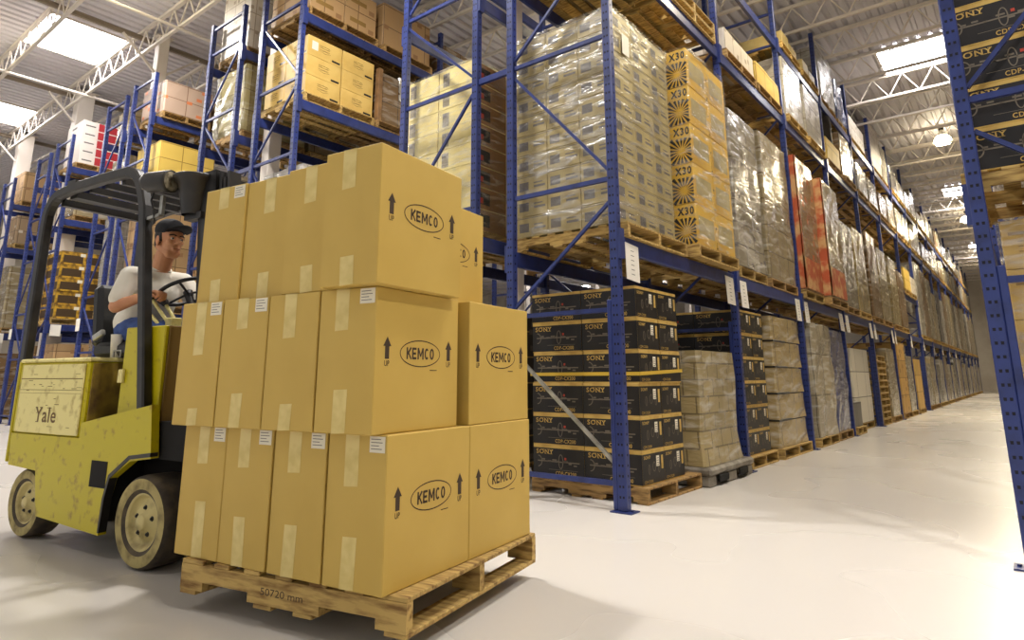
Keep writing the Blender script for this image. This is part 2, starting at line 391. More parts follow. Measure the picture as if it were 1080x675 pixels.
def post_mesh(H, inner):
    """inner: +1/-1 = side towards the rack's inside that carries the stiffening bar, 0 = none"""
    b = MB(); b.box(-PW / 2, PW / 2, -PD / 2, PD / 2, 0, H, 0, .006)
    if inner:
        xa, xb = sorted((inner * PW / 2, inner * (PW / 2 + .042))); b.box(xa, xb, -PD / 2 + .004, PD / 2 - .004, .008, 1.6, 0, .005)
    z = .1
    while z < H - .05:
        yq = -PD / 2 - .0012
        for dx in (-.014, .014): b.add([(dx - .007, yq, z - .009), (dx + .007, yq, z - .009), (dx + .008, yq, z + .009), (dx - .008, yq, z + .009)], [(0, 1, 2, 3)], 1)
        for sgn in (1, -1):
            if sgn == inner and z < 1.6: continue
            xq = sgn * (PW / 2 + .0012)
            b.add([(xq, -.007, z - .009), (xq, .007, z - .009), (xq, .008, z + .009), (xq, -.008, z + .009)], [(0, 1, 2, 3) if sgn > 0 else (3, 2, 1, 0)], 1)
        z += .0762
    return b.mesh('post', [BLUE, HOLE])
PLATE = MB().box(-.09, .09, -.07, .07, 0, .01).tube([(-.065, 0, .005), (-.065, 0, .022)], .012, 6).tube([(.065, 0, .005), (.065, 0, .022)], .012, 6).mesh('foot_plate', BLUE)
FR_CACHE = {}
def frame(row, n):
    xf, xb, nb, H, lv, desc = ROWS[row]; s = 1 if xf > xb else -1; D = abs(xf - xb)
    t = empty('upright_frame', ((xf + xb) / 2, YA + BAY * n, 0))
    where = 'nearest frame of the %s' % desc if n == 0 else '%s frame back along the %s' % (ORD[n], desc)
    tag(t, 'blue perforated upright frame, ' + where, 'rack frame', 'upright frames of the pallet racks')
    k = (row,)
    if k not in FR_CACHE:
        FR_CACHE[k] = (post_mesh(H, -s), post_mesh(H, 0))
    inst('post', FR_CACHE[k][0], t, (s * D / 2, 0, 0.01)); inst('post', FR_CACHE[k][1], t, (-s * D / 2, 0, 0.01))
    for sx in (1, -1): inst('foot_plate', PLATE, t, (sx * D / 2, 0, 0))
    q = (H / 6.75) if H < 6.8 else 1
    zs = [z * q for z in (.2, 1.53, 2.63, 3.95, 5.04, 6.2)] + ([6.66 * q] if H < 6.8 else [6.75])
    hb = MB().box(-D / 2 + PW / 2, D / 2 - PW / 2, -.016, .016, -.019, .019).mesh('brace', BLUE) if ('h', round(D, 2)) not in FR_CACHE else FR_CACHE['h', round(D, 2)]
    FR_CACHE['h', round(D, 2)] = hb
    for z in zs: inst('brace', hb, t, (0, 0, z))
    kk = ('d', row)
    if kk not in FR_CACHE:
        FR_CACHE[kk] = []
        for i in range(5):
            za, zb = zs[i] + .08, zs[i + 1] - (.2 if i == 1 else .1)
            if i == 0: za, zb = .32 * q, 1.2 * q
            f0 = 1 if i % 2 == 0 else -1
            e = D / 2 - PW / 2
            FR_CACHE[kk].append(MB().bar((s * f0 * e, .0, za), (-s * f0 * e, .0, zb), .026, .027, 0, (0, 1, 0)).mesh('diagonal_brace', GALV if i == 0 and row == 'A' else BLUE))
    for me in FR_CACHE[kk]: inst('diagonal_brace', me, t)
    return t
BEAM = MB().box(-.022, .022, PD / 2 + .0, BAY - PD / 2, -.14, 0, 0, .006).box(-.03, -.02, PD / 2, BAY - PD / 2, -.04, -.02).mesh('rack_beam', BLUE)
CONN = MB().box(-.03, .03, PD / 2 - .002, PD / 2 + .01, -.2, .05, 0).box(-.03, .052, -.03, PD / 2 + .005, -.2, .05).mesh('end_connector', BLUE)
def beam(row, lvl, n, side):
    xf, xb, nb, H, lv, desc = ROWS[row]; s = 1 if xf > xb else -1
    x = xf if side == 'front' else xb; z = lv[lvl]; d = s if side == 'front' else -s
    t = inst('rack_beam', BEAM, None, (x + d * .012, YA + BAY * n, z))
    tag(t, 'blue %s beam, %s level, %s bay of the %s' % ('aisle-side' if side == 'front' else 'rear', ('lowest', 'middle', 'top')[lvl], ORD[n], desc), 'rack beam', 'beams of the pallet racks')
    for e in (0, 1):
        me = CONN
        o = inst('end_connector', me, t, (0 if d > 0 else 0, BAY if e else 0, 0)); o.scale = (d, -1 if e else 1, 1)
    return t
for row, (xf, xb, nb, H, lv, desc) in ROWS.items():
    for n in range(nb + 1): frame(row, n)
    for n in range(nb):
        for l in range(3):
            beam(row, l, n, 'front')
            if n < 5: beam(row, l, n, 'back')
# extra shelf in one far bay of the aisle rack
for (n, z) in ((6, 3.3),):
    t = inst('rack_beam', BEAM, None, (-2.518, YA + BAY * n, z)); tag(t, 'blue beam carrying yellow cartons half way up a far bay beside right aisle', 'rack beam', 'beams of the pallet racks')
    for e in (0, 1): o = inst('end_connector', CONN, t, (0, BAY if e else 0, 0)); o.scale = (1, -1 if e else 1, 1)
    t = inst('rack_beam', BEAM, None, (-3.622, YA + BAY * n, z)); tag(t, 'rear blue beam under yellow cartons half way up a far bay', 'rack beam', 'beams of the pallet racks')
    for e in (0, 1): o = inst('end_connector', CONN, t, (0, BAY if e else 0, 0)); o.scale = (-1, -1 if e else 1, 1)
# row spacers tying the two racks back to back
for (xa, xb, nm) in ((-3.61, -4.07, 'aisle rack'), (-8.36, -8.98, 'second rack')):
    for z in (1.53, 3.95):
        b = MB().box(xb + PW / 2 + .0015, xa - PW / 2 - .0015, -.018, .018, -.03, .03).build('row_spacer', BLUE, None, (0, YA, z))
        tag(b, 'short blue spacer tying %s to its neighbour, %s of two' % (nm, 'lower' if z < 2 else 'upper'), 'rack spacer', 'row spacers')

# ------------------------------------------------------------------ pallets
def pallet_parts(lx, ly, h=.13):
    """stringers along x. returns dict of lists of MB"""
    out = {'stringer': [], 'deck_board': [], 'bottom_board': []}
    t = .018; hs = h - 2 * t
    for k, y in enumerate((-ly / 2 + .02, 0, ly / 2 - .02)):
        a = lx / 2; n0, n1 = lx * .16, lx * .385     # fork notches cut in the lower edge
        po = [(-a, t), (-n1, t), (-n1, t + .036), (-n0, t + .036), (-n0, t), (n0, t), (n0, t + .036), (n1, t + .036), (n1, t), (a, t), (a, h - t), (-a, h - t)]
        b = MB(); y0, y1 = y - .02, y + .02
        for (xa, xb, z0) in ((-a, -n1, t), (-n1, -n0, t + .036), (-n0, n0, t), (n0, n1, t + .036), (n1, a, t)): b.box(xa, xb, y0, y1, z0, h - t)
        out['stringer'].append(b)
    for k in range(7):
        w = .135 if k in (0, 6) else .09
        x = -lx / 2 + w / 2 + k * (lx - w) / 6 if k in (0, 6) else -lx / 2 + .0675 + k * (lx - .135) / 6
        out['deck_board'].append(MB().box(x - w / 2, x + w / 2, -ly / 2, ly / 2, h - t, h, 0, .003))
    for x in (-lx / 2 + .05, -lx * .09, lx * .09, lx / 2 - .05): out['bottom_board'].append(MB().box(x - .05, x + .05, -ly / 2, ly / 2, 0, t, 0, .003))
    return out
PAL = {}
def pallet(cx, cy, z, lx, ly, label, detail=False, m=WOOD, rz=0, h=.13, group='wooden pallets'):
    key = (round(lx, 2), round(ly, 2), m.name, detail, h)
    if key not in PAL:
        P = pallet_parts(lx, ly, h)
        if detail: PAL[key] = [(k, b.mesh(k, m)) for k, l in P.items() for b in l]
        else:
            b = MB()
            for l in P.values():
                for q in l: b.add(q.v, q.f)
            PAL[key] = b.mesh('pallet', m)
    if detail:
        t = empty('pallet', (cx, cy, z), rz)
        for k, me in PAL[key]: inst(k, me, t)
    else: t = inst('pallet', PAL[key], None, (cx, cy, z), rz)
    return tag(t, label, 'pallet', group)
#PART2
# ------------------------------------------------------------------ the pallet of printed kraft cartons on the forks
K0 = Vector((-1.9524, 1.695, 0)); KY = .146
ck, sk_ = math.cos(KY), math.sin(KY)
def KP(a, b, z): return Vector((K0.x - a * ck - b * sk_, K0.y - a * sk_ + b * ck, z))
pallet(*KP(.565, .57, 0)[:2], .07, 1.22, 1.12, 'worn yellowish pallet lifted on the forks under the kraft cartons', True, WOOD, KY + .06, .14)
PALTXT = MB().text('50720 mm', (-.12, -.5606, .055), (1, 0, 0), (0, 0, 1), .23, .028)
kp = [o for o in COL.objects if o.get('label', '').startswith('worn yellowish')][0]
PALTXT.build('stencil_mark', KRAFTT, kp)
BW, BD, BH = .306, .562, .569
def kemco_mesh():
    b = MB(); b.box(-BW / 2, BW / 2, -BD / 2, BD / 2, 0, BH, 0, .0035)
    b.box(-BW / 2 + .004, BW / 2 - .004, -.0012, .0012, BH - .001, BH + .0004, 1)          # centre slit of the top flaps
    x = BW / 2 + .0008; yd, zd = (0, 1, 0), (0, 0, 1)
    cz = .313
    b.ring((x, .005, cz), yd, zd, .137, .056, .0045, 1, 40)
    b.strokes('KEMCO', (x, -.088, cz - .024), yd, zd, .186, .048, 1, .29)
    b.quad((x, .07, cz - .07), yd, zd, .05, .0035, 1)
    for y in (-.21, .205):
        b.add([(x, y - .024, cz + .024), (x, y + .024, cz + .024), (x, y, cz + .062)], [(0, 1, 2)], 1)
        b.quad((x, y - .0125, cz - .026), yd, zd, .025, .052, 1)
        b.text('UP', (x, y - .015, cz - .054), yd, zd, .03, .022, 1, .01)
    return b.mesh('kraft_carton', [KRAFT, KRAFTT])
KM = kemco_mesh()
def tape_mesh(dx, l, top, tilt):
    b = MB(); w = .072; z0, z1 = (BH - l, BH) if top else (0, l); y = -BD / 2 - .0007
    b.add([(dx - w / 2 + tilt * (0 if top else 1), y, z0), (dx + w / 2 + tilt * (0 if top else 1), y, z0 + .004), (dx + w / 2, y, z1), (dx - w / 2, y, z1 - .003)], [(0, 1, 2, 3)])
    if top: b.add([(dx - w / 2, y, BH + .0006), (dx + w / 2, y, BH + .0006), (dx + w / 2, 0, BH + .0006), (dx - w / 2, 0, BH + .0006)], [(0, 1, 2, 3)]); b.add([(dx - w / 2, y, BH - .004), (dx + w / 2, y, BH - .004), (dx + w / 2, y, BH + .0006), (dx - w / 2, y, BH + .0006)], [(0, 1, 2, 3)])
    return b.mesh('packing_tape', TAPE)
def label_mesh():
    b = MB(); y = -BD / 2 - .0012; b.quad((.066, y, BH - .066), (1, 0, 0), (0, 0, 1), .078, .06, 0)
    for i, w in enumerate((.05, .058, .04, .055)): b.quad((.073, y - .0004, BH - .018 - i * .012), (1, 0, 0), (0, 0, 1), w, .003, 1)
    return b.mesh('shipping_label', [LABEL, INK])
LM = label_mesh()
#         row, column (0 = nearest the aisle side), front/back, da, db, top tape len, bottom tape len, label
K_ROWS = ('bottom', 'middle', 'top')
cols = ('rightmost', 'second from right', 'third from right', 'leftmost')
tops = {(0, 0): (.2, .19, 1), (0, 1): (.17, .2, 1), (0, 2): (.17, .2, 1), (0, 3): (.17, .24, 1), (1, 0): (.17, .17, 1), (1, 1): (.19, .11, 0), (1, 2): (.14, .15, 1), (1, 3): (.25, .08, 1),
        (2, 0): (.17, .12, 0), (2, 1): (.17, .12, 0), (2, 2): (.17, .12, 0), (2, 3): (.11, .11, 1)}
for r in range(3):
    for cidx in range(4):
        for d in range(2):
            if d == 1 and cidx == 0 and r == 2: continue
            if d == 1 and r < 2 and cidx > 0: pass
            a0 = cidx * .3125 + (.0, .03, -.02)[r]
            if r == 2: a0 = (-.02, .2885, .606, .913)[cidx]
            if r == 0: a0 = (.0, .3165, .634, .942)[cidx]
            b0 = (0 if d == 0 else .566)
            if r == 1: b0 = -.06 if d == 0 else .566
            if r == 1 and d == 1: a0 -= .022
            if r == 2: b0 = (-.12, -.05, -.02, -.03)[cidx] if d == 0 else .552
            if r == 2 and cidx == 1: b0 += 0.0
            z = .211 + r * .5705
            p = KP(a0 + BW / 2, b0 + BD / 2, z)
            rz = KY + R.uniform(-.004, .004)
            o = inst('kraft_carton', KM, None, p, rz)
            lab = '%s kraft carton of the %s row%s' % (cols[cidx], K_ROWS[r], ', taped face to the camera' if d == 0 else ', far side of the lifted pallet')
            if cidx == 0: lab = 'kraft carton with oval logo, %s row, %s half of the right face' % (K_ROWS[r], 'near' if d == 0 else 'far')
            if r == 2 and d == 1 and cidx == 1: lab = 'set-back kraft carton behind the top corner carton, one arrow showing'
            tag(o, lab, 'carton', 'kraft cartons on the lifted pallet')
            if d == 0:
                tt = tops[r, cidx]; dx = R.uniform(-.03, .01)
                inst('packing_tape', tape_mesh(dx, tt[0], True, 0), o); inst('packing_tape', tape_mesh(dx + R.uniform(-.01, .015), tt[1], False, R.uniform(-.008, .008)), o)
                if tt[2]: inst('shipping_label', LM, o)

# ------------------------------------------------------------------ black electronics cartons
def black_carton(lx, ly, h, big):
    """printed dark sides, kraft edges; the long face looks along -y"""
    b = MB(); b.box(-lx / 2, lx / 2, -ly / 2, ly / 2, 0, h, 0, .003)
    e = .0008
    for (o, xd, w, long_) in (((-lx / 2, -ly / 2 - e, 0), (1, 0, 0), lx, True), ((lx / 2 + e, -ly / 2, 0), (0, 1, 0), ly, False), ((-lx / 2 - e, ly / 2, 0), (0, -1, 0), ly, False)):
        o = Vector(o); xd = Vector(xd); n = xd.cross(Vector((0, 0, 1))); zd = Vector((0, 0, 1))
        b.quad(o + zd * .010, xd, zd, w, h - .036, 1)
        P = lambda u, z, k=1: o + xd * u + zd * z + n * (.0006 * k)
        if long_:
            b.text('SONY', P(.035, h - .078), xd, zd, .185, .040, 0, .02)
            for u in (.045, .135, .18, .2):      # slab serifs of the maker's lettering
                b.quad(P(u - .008, h - .078), xd, zd, .018, .004, 0)
            for u in (.105, .152, .165, .2): b.quad(P(u - .004, h - .042), xd, zd, .02, .004, 0)
            b.quad(P(.05, h * .47), xd, zd, lx - .1, .010, 2)
            b.ring(P(.055, h * .48), xd, zd, .045, .05, .008, 2, 20, -PI / 2, PI / 2)
            b.ring(P(lx * .55, h * .5), xd, zd, .026, .062, .007, 2, 24)
            for i in range(7):
                b.quad(P(.1 + i * (lx - .16) / 7 + R.uniform(-.01, .01), h * .47 + R.uniform(-.025, .02)), xd, zd, R.uniform(.02, .05), .012, 2)
            b.quad(P(lx * .62, h * .56), xd, zd, .02, .02, 3)
            b.text('CDP-CX200', P(lx - .3, .022), xd, zd, .215, .032, 0, .015)
            b.quad(P(.17, .064), xd, zd, lx - .24, .003, 2)
        else:
            b.text('SONY', P(.03, h - .066), xd, zd, .12, .026, 0, .02)
            for i in range(3): b.ring(P(ly * (.3 + .22 * i), h * (.45 + .06 * (i % 2))), xd, zd, .018 + .01 * (i % 2), .04, .007, 2, 18)
            b.quad(P(ly * .62, h * .5), xd, zd, .055, .085, 4)
            for i in range(4): b.quad(P(ly * .62 + .008, h * .53 + i * .018, 2), xd, zd, .04, .005, 5)
            b.quad(P(ly - .06, h * .4), xd, zd, .035, .11, 0)
            b.text('CDP-CX200', P(.03, .018), xd, zd, .15, .022, 0, .01)
    return b.mesh('black_carton', [CKR, CBLK, CGREY, CRED, LABEL, INK])
lay6 = ('bottom', 'second', 'third', 'fourth', 'fifth', 'top')
def black_stack(x1, y0, z0, nx, ny, nz, lx, ly, h, where, hide_back=True):
    me = black_carton(lx, ly, h, True)
    for k in range(nz):
        jx = R.uniform(-.008, .008)
        for i in range(nx):
            for q in range(ny):
                if hide_back and q > 0 and i > 0: continue
                o = inst('black_carton', me, None, (x1 - lx / 2 - i * (lx + .006) + jx, y0 + ly / 2 + q * (ly + .006), z0 + k * (h + .0005)), R.uniform(-.006, .006))
                side = 'at the corner' if (i, q) == (0, 0) else ('left of the corner' if q == 0 else 'behind the corner')
                tag(o, 'black printed carton, %s layer, %s, %s' % (lay6[k] if nz == 6 else ORD[k], side, where), 'carton', 'black printed cartons ' + where)
pallet(-3.075, 5.42, 0, 1.15, 1.08, 'pallet on the floor under the nearest black carton stack', True, WOODD)
black_stack(-2.55, 4.91, .131, 2, 2, 6, .545, .4, .272, 'floor stack by nearest upright')
STRAP = mat('yellow_strapping', (214, 178, 62), .4)
b = MB(); zs = .131 + 3.28 * .2725
pts = [(-3.67, 4.899), (-2.535, 4.899), (-2.535, 5.73)]
for p, q in zip(pts, pts[1:]): b.bar((p[0], p[1], zs), (q[0], q[1], zs + (.03 if q[1] > 5 else 0)), .004, .03)
tag(b.build('carton_strap', STRAP), 'yellow strap round the nearest black carton stack', 'strap')
pallet(-3.075, 7.88, 0, 1.12, .95, 'pallet on the floor under the second black carton stack', False, WOOD)
black_stack(-2.56, 7.44, .131, 2, 2, 6, .545, .4, .272, 'floor stack by second upright')
pallet(.42, 5.2, 2.06, 1.2, 1.1, 'pallet on the first beams of the right-edge rack', True, WOOD, 0, .15)
black_stack(.41, 4.68, 2.211, 1, 1, 6, .56, .42, .272, 'upper stack at right edge')
me = black_carton(.56, .42, .272, True)
for k in range(6):
    tag(inst('black_carton', me, None, (.70, 4.89, 2.211 + k * .2725)), 'black electronics carton, %s layer, right column, upper stack at right edge' % lay6[k], 'carton', 'black printed cartons upper stack at right edge')

# ------------------------------------------------------------------ wrapped loads
def lump(sx, sy, h, n=7, amp=.012, flare=0.0, ch=.02):
    """a load's body: a box with slightly uneven, softened sides"""
    b = MB(); rr = random.Random(int(sx * 977 + sy * 331 + h * 57)); nz = max(3, int(h / .22))
    P = []
    per = []
    for i in range(n): per.append((-sx / 2 + ch + (sx - 2 * ch) * i / (n - 1), -sy / 2))
    for i in range(n): per.append((sx / 2, -sy / 2 + ch + (sy - 2 * ch) * i / (n - 1)))
    for i in range(n): per.append((sx / 2 - ch - (sx - 2 * ch) * i / (n - 1), sy / 2))
    for i in range(n): per.append((-sx / 2, sy / 2 - ch - (sy - 2 * ch) * i / (n - 1)))
    m = len(per)
    for k in range(nz + 1):
        z = h * k / nz; g = 1 + flare * max(0, 1 - z / .25)
        for (x, y) in per: P.append((x * g + rr.uniform(-amp, amp), y * g + rr.uniform(-amp, amp), z))
    fs = [(k * m + i, k * m + (i + 1) % m, (k + 1) * m + (i + 1) % m, (k + 1) * m + i) for k in range(nz) for i in range(m)]
    b.add(P, fs, 0); b.add(P[:m], [tuple(range(m))[::-1]]); b.add(P[-m:], [tuple(range(m))])
    return b
def load(x0, x1, y0, y1, z, h, m, label, cat='wrapped load', name='wrapped_load', amp=.01, flare=0.0, pal=True, group='wrapped pallet loads', pm=None):
    cx, cy = (x0 + x1) / 2, (y0 + y1) / 2; lx, ly = x1 - x0, y1 - y0
    if pal:
        pallet(cx, cy, z, max(lx, 1.14) if lx > 1.02 else lx, ly, 'pallet under the ' + ' '.join(label.split()[:13]), False, pm or R.choice((WOOD, WOODD)))
        z += .1305
    return tag(lump(lx, ly, h, 6, amp, flare).build(name, m, None, (cx, cy, z)), label, cat, group)
C_ = cartons
TAN = C_('film_tan', (206, 184, 136), (140, 112, 66), .42, .36, .5)
TAN2 = C_('film_buff', (214, 188, 122), (150, 118, 60), .3, .3, .42)
GRY = C_('film_grey', (196, 182, 152), (120, 104, 78), .34, .27, .72, (104, 96, 90))
WHT = C_('film_white', (232, 224, 210), (170, 158, 140), .4, .34, .5)
WHT2 = C_('white_cartons', (226, 216, 200), (170, 154, 130), .3, .3, 0, (176, 160, 140))
BRN = C_('film_brown', (170, 130, 80), (90, 66, 40), .4, .35, .45)
BRN2 = C_('brown_cartons', (186, 150, 104), (110, 84, 54), .45, .36, 0, (150, 112, 74))
DRK = C_('film_dark', (66, 64, 74), (34, 32, 38), .4, .45, .6)
BLUD = C_('film_dark_blue', (84, 94, 158), (30, 30, 48), .4, .5, .45)
ORG = C_('film_orange', (206, 160, 104), (190, 100, 56), .45, .42, .5, (200, 112, 66))
YELC = C_('yellow_cartons', (226, 192, 92), (160, 124, 50), .4, .3, 0)
GOLD = C_('gold_cartons', (206, 164, 50), (94, 66, 24), .34, .28, 0, (84, 60, 26))
RW = C_('red_white_cartons', (224, 214, 204), (180, 160, 150), .5, .22, 0)
CRM = C_('film_cream', (228, 210, 140), (170, 146, 84), .42, .34, .4)

# -- nearest load on the first beams: separate cartons inside clear film
W1X0, W1X1, W1Y0, W1Y1, W1Z = -3.58, -2.5, 4.66, 5.8, 2.14
pallet(-3.06, 5.25, 2.14, 1.2, 1.2, 'yellow pallet on the first beams behind the nearest upright', True, WOOD)
t = tag(empty('wrapped_load', (-3.09, 5.22, 2.271)), 'tall film-wrapped load of white-buff cartons just behind nearest upright', 'wrapped load', 'wrapped pallet loads')
BUFF = mat('buff_carton_board', (178, 160, 108), .55, 0, (156, 138, 88), 4, rnd=.05)
GLAB = mat('carton_print_grey', (104, 98, 92), .6)
ch_ = .201
cm = MB().box(-.178, .178, -.188, .188, 0, ch_ - .003, 0, .004)
for k_, (o, xd) in enumerate((((-.178, -.1885, 0), (1, 0, 0)), ((.1785, -.188, 0), (0, 1, 0)))):
    o = Vector(o); zd = Vector((0, 0, 1))
    cm.quad(o + Vector(xd) * .03 + zd * .05, xd, zd, .11, .085, 1); cm.quad(o + Vector(xd) * .2 + zd * .07, xd, zd, .13, .022, 1); cm.quad(o + Vector(xd) * .2 + zd * .11, xd, zd, .1, .012, 1)
    cm.quad(o + zd * (ch_ - .02), xd, zd, .35, .006, 1)
cm = cm.mesh('carton', [BUFF, GLAB])
for k in range(10):
    for i in range(3):
        for q in range(3):
            if q > 0 and i < 2: continue
            inst('carton', cm, t, (-.36 + .36 * i, -.38 + .38 * q, k * ch_), R.choice((0, 0, PI)) if False else 0)
inst('stretch_film', lump(1.10, 1.16, 2.03, 9, .007, .035).mesh('stretch_film', FILM), t)
inst('packing_slip', MB().quad((.556, -.40, 1.62), (0, 1, 0), (0, 0, 1), .13, .2).mesh('packing_slip', LABEL), t)
# -- second load: yellow cartons with black starbursts
pallet(-2.96, 6.45, 2.14, 1.2, 1.1, 'pallet on the first beams under the yellow starburst cartons', True, WOOD)
t = tag(empty('wrapped_load', (-2.93, 6.45, 2.274)), 'wrapped load of yellow cartons printed with black starbursts on first beams', 'wrapped load', 'wrapped pallet loads')
YP = mat('yellow_print_board', (222, 178, 58), .55, 0, (206, 160, 44), 5)
cm = MB().box(-.27, .27, -.26, .26, 0, .415, 0, .005)
for (o, xd, w) in (((-.27, -.2612, 0), (1, 0, 0), .54),):
    o = Vector(o); xd = Vector(xd); zd = Vector((0, 0, 1))
    for k in range(18):
        a = 2 * PI * (k + .5) / 18; u0, v0 = w - .105, .135; ca, sa = math.cos(a), math.sin(a)
        L0 = min(.2, (.1 if ca > 0 else .2) / max(abs(ca), 1e-3), (.13 if sa < 0 else .135) / max(abs(sa), 1e-3)); hw = L0 * math.tan(PI / 18) * .62
        c0 = o + xd * u0 + zd * v0; d0 = xd * ca + zd * sa; pr = xd * (-sa) + zd * ca
        cm.add([c0 + d0 * .035, c0 + d0 * L0 + pr * hw, c0 + d0 * L0 - pr * hw], [(0, 1, 2)], 1)
    cm.text('X30', o + xd * (w - .19) + zd * .3, xd, zd, .175, .085, 1, .04); cm.quad(o + xd * .03 + zd * .03, xd, zd, .2, .35, 1)
cm.quad((.2712, -.2, .1), (0, 1, 0), (0, 0, 1), .4, .2, 2)
cm = cm.mesh('carton', [YP, CBLK, BUFF])
for k in range(5):
    for i in range(2):
        for q in range(2):
            if i == 0 and q == 1: continue
            inst('carton', cm, t, (-.275 + .55 * i, -.265 + .53 * q, k * .42))
sl = lump(1.13, 1.08, 2.11, 8, .008, .03).mesh('stretch_film', FILM); inst('stretch_film', sl, t)

A1 = 'first beams of the right-aisle rack'
load(-3.62, -2.5, 7.42, 8.42, 2.14, 1.98, GRY, 'grey film-wrapped load just past the second upright on first beams', flare=.03)
load(-3.62, -2.5, 8.6, 9.82, 2.14, 2.05, TAN, 'tan film-wrapped load with a low seam left of the orange cartons')
o5 = load(-3.6, -2.45, 10.1, 11.2, 2.14, 2.1, ORG, 'narrow orange-red printed load just past the third upright')
o6 = load(-3.55, -2.36, 11.3, 12.5, 2.14, 2.0, C_('film_orange_tan', (216, 190, 134), (206, 150, 90), .5, .5, .45), 'broad wrapped load with orange edge stripes right of the orange-red one')
REDO = mat('orange_red_board', (182, 84, 48), .5, 0, (206, 160, 108), 5, .46, .6)
for o, sx, sy, hh in ((o5, 1.15, 1.1, 2.1), (o6, 1.19, 1.2, 2.0)):
    b = MB(); b.box(-sx / 2, sx / 2 + .016, -sy / 2 - .016, -sy / 2 - .004, .02, hh, 0); b.box(sx / 2 + .004, sx / 2 + .016, -sy / 2 - .016, -sy / 2 + .05, .02, hh, 0)
    b.box(sx / 2 + .004, sx / 2 + .016, -sy / 2, sy * .42, .03, .5, 0)
    b.build('printed_edge', REDO, o)
load(-3.6, -2.45, 12.9, 14.0, 2.14, 1.62, GRY, 'grey hazy wrapped load right of the orange-striped load')
load(-3.6, -2.45, 14.1, 15.2, 2.14, 1.7, TAN2, 'pale yellow wrapped load two places right of the orange loads')
load(-3.6, -2.45, 15.55, 16.6, 2.14, 1.85, BRN, 'slim brown wrapped load three places right of the orange loads')
load(-3.6, -2.45, 16.75, 17.85, 2.14, 1.7, TAN, 'large tan wrapped load near the end of the first row of loads')
load(-3.6, -2.45, 18.25, 19.4, 2.14, 1.7, TAN2, 'last but one tan load before the yellow shelf')
load(-3.6, -2.45, 19.5, 20.6, 2.14, 1.5, BRN, 'last tan-brown load before the shelf of yellow cartons')
load(-3.6, -2.45, 20.95, 22.1, 3.3, .62, YELC, 'bright yellow cartons on the half-way shelf far down the aisle', 'cartons', 'carton_pile', .004)
load(-3.6, -2.45, 22.2, 23.2, 3.3, .5, WHT2, 'white cartons right of the bright yellow ones on half-way shelf', 'cartons', 'carton_pile', .004)
far = [(BRN, 'brown'), (GRY, 'grey'), (TAN, 'tan'), (DRK, 'dark'), (WHT, 'white')]
for n in range(7, 17):
    for hf in range(2):
        y = YA + BAY * n + .12 + hf * 1.28
        m, cn = far[(n * 2 + hf) % 5]
        load(-3.6, -2.46, y, y + 1.15, 2.14, R.uniform(1.7, 2.3), m, 'distant %s load on lowest beams, %s half of the %s bay' % (cn, ('near', 'far')[hf], ORD[n]))
        m, cn = far[(n * 2 + hf + 2) % 5]
        load(-3.6, -2.5, y, y + 1.15, 0, R.uniform(1.2, 1.7), m, 'distant %s load on the floor, %s half of the %s bay' % (cn, ('near', 'far')[hf], ORD[n]))
# -- floor level of the aisle rack
t = empty('plastic_skid', (-3.03, 6.56, 0)); tag(t, 'grey plastic skid on the floor under the small wrapped load', 'skid')
b = MB()
for (y0, y1) in ((-.58, -.42), (-.12, .12), (.42, .58)): b.box(-.58, .6, y0, y1, 0, .1, 0, .015)
b.build('skid_runners', PLAST, t)
b = MB(); b.box(-.6, .62, -.59, .59, .1, .17, 0, .02)
for y in (-.27, .27): b.box(.602, .623, y - .12, y + .12, .03, .1, 1, .01)  # dark blocks paint the shade of the fork openings
b.build('skid_deck', [PLAST, SHADE], t)
load(-3.55, -2.5, 6.03, 7.0, .171, 1.08, C_('film_buff_small', (232, 206, 142), (160, 140, 98), .26, .16, .6, (164, 144, 102)), 'waist-high film-wrapped buff load on grey skid beside black cartons', pal=False, flare=.06)
pallet(-3.06, 9.15, 0, 1.15, 1.3, 'bright pallet under the strapped brown cartons on the floor', True, WOOD)
for k in range(5):
    t = tag(empty('strapped_carton', (-3.06, 9.15, .131 + k * .33)), 'wrapped brown carton with black band, %s of five past the second black stack' % ('bottom', 'second', 'middle', 'fourth', 'top')[k], 'carton', 'five strapped brown cartons')
    inst('carton', lump(1.06, 1.26, .318, 5, .010).mesh('carton', C_('film_kraft_flat', (240, 208, 138), (160, 128, 76), .63, .4, .6)), t)
    if k: inst('band', MB().box(-.54, .545, -.645, -.1, -.012, .012, 0, .004).mesh('band', CBLK), t)
load(-3.6, -2.48, 10.25, 11.35, 0, 1.66, C_('film_grey_flat', (226, 208, 170), (140, 126, 100), .5, .6, .75), 'floor load in hazy wrinkled film right of the strapped brown cartons', amp=.03)
load(-3.6, -2.5, 11.5, 12.45, 0, 1.62, BLUD, 'dark blue film-wrapped load on the floor past the third upright', amp=.02)
load(-3.55, -2.52, 12.75, 13.5, 0, .42, C_('grey_flat_cartons', (120, 116, 108), (70, 66, 60), .5, .4, 0), 'low grey carton on pallet at the foot of white load', 'carton', 'low_carton', .004)
load(-3.6, -2.62, 13.6, 15.2, 0, 1.4, C_('white_crate', (232, 224, 204), (120, 112, 98), .8, .48, 0), 'big white banded crate on the floor past the dark load', 'crate', 'banded_crate', .003)
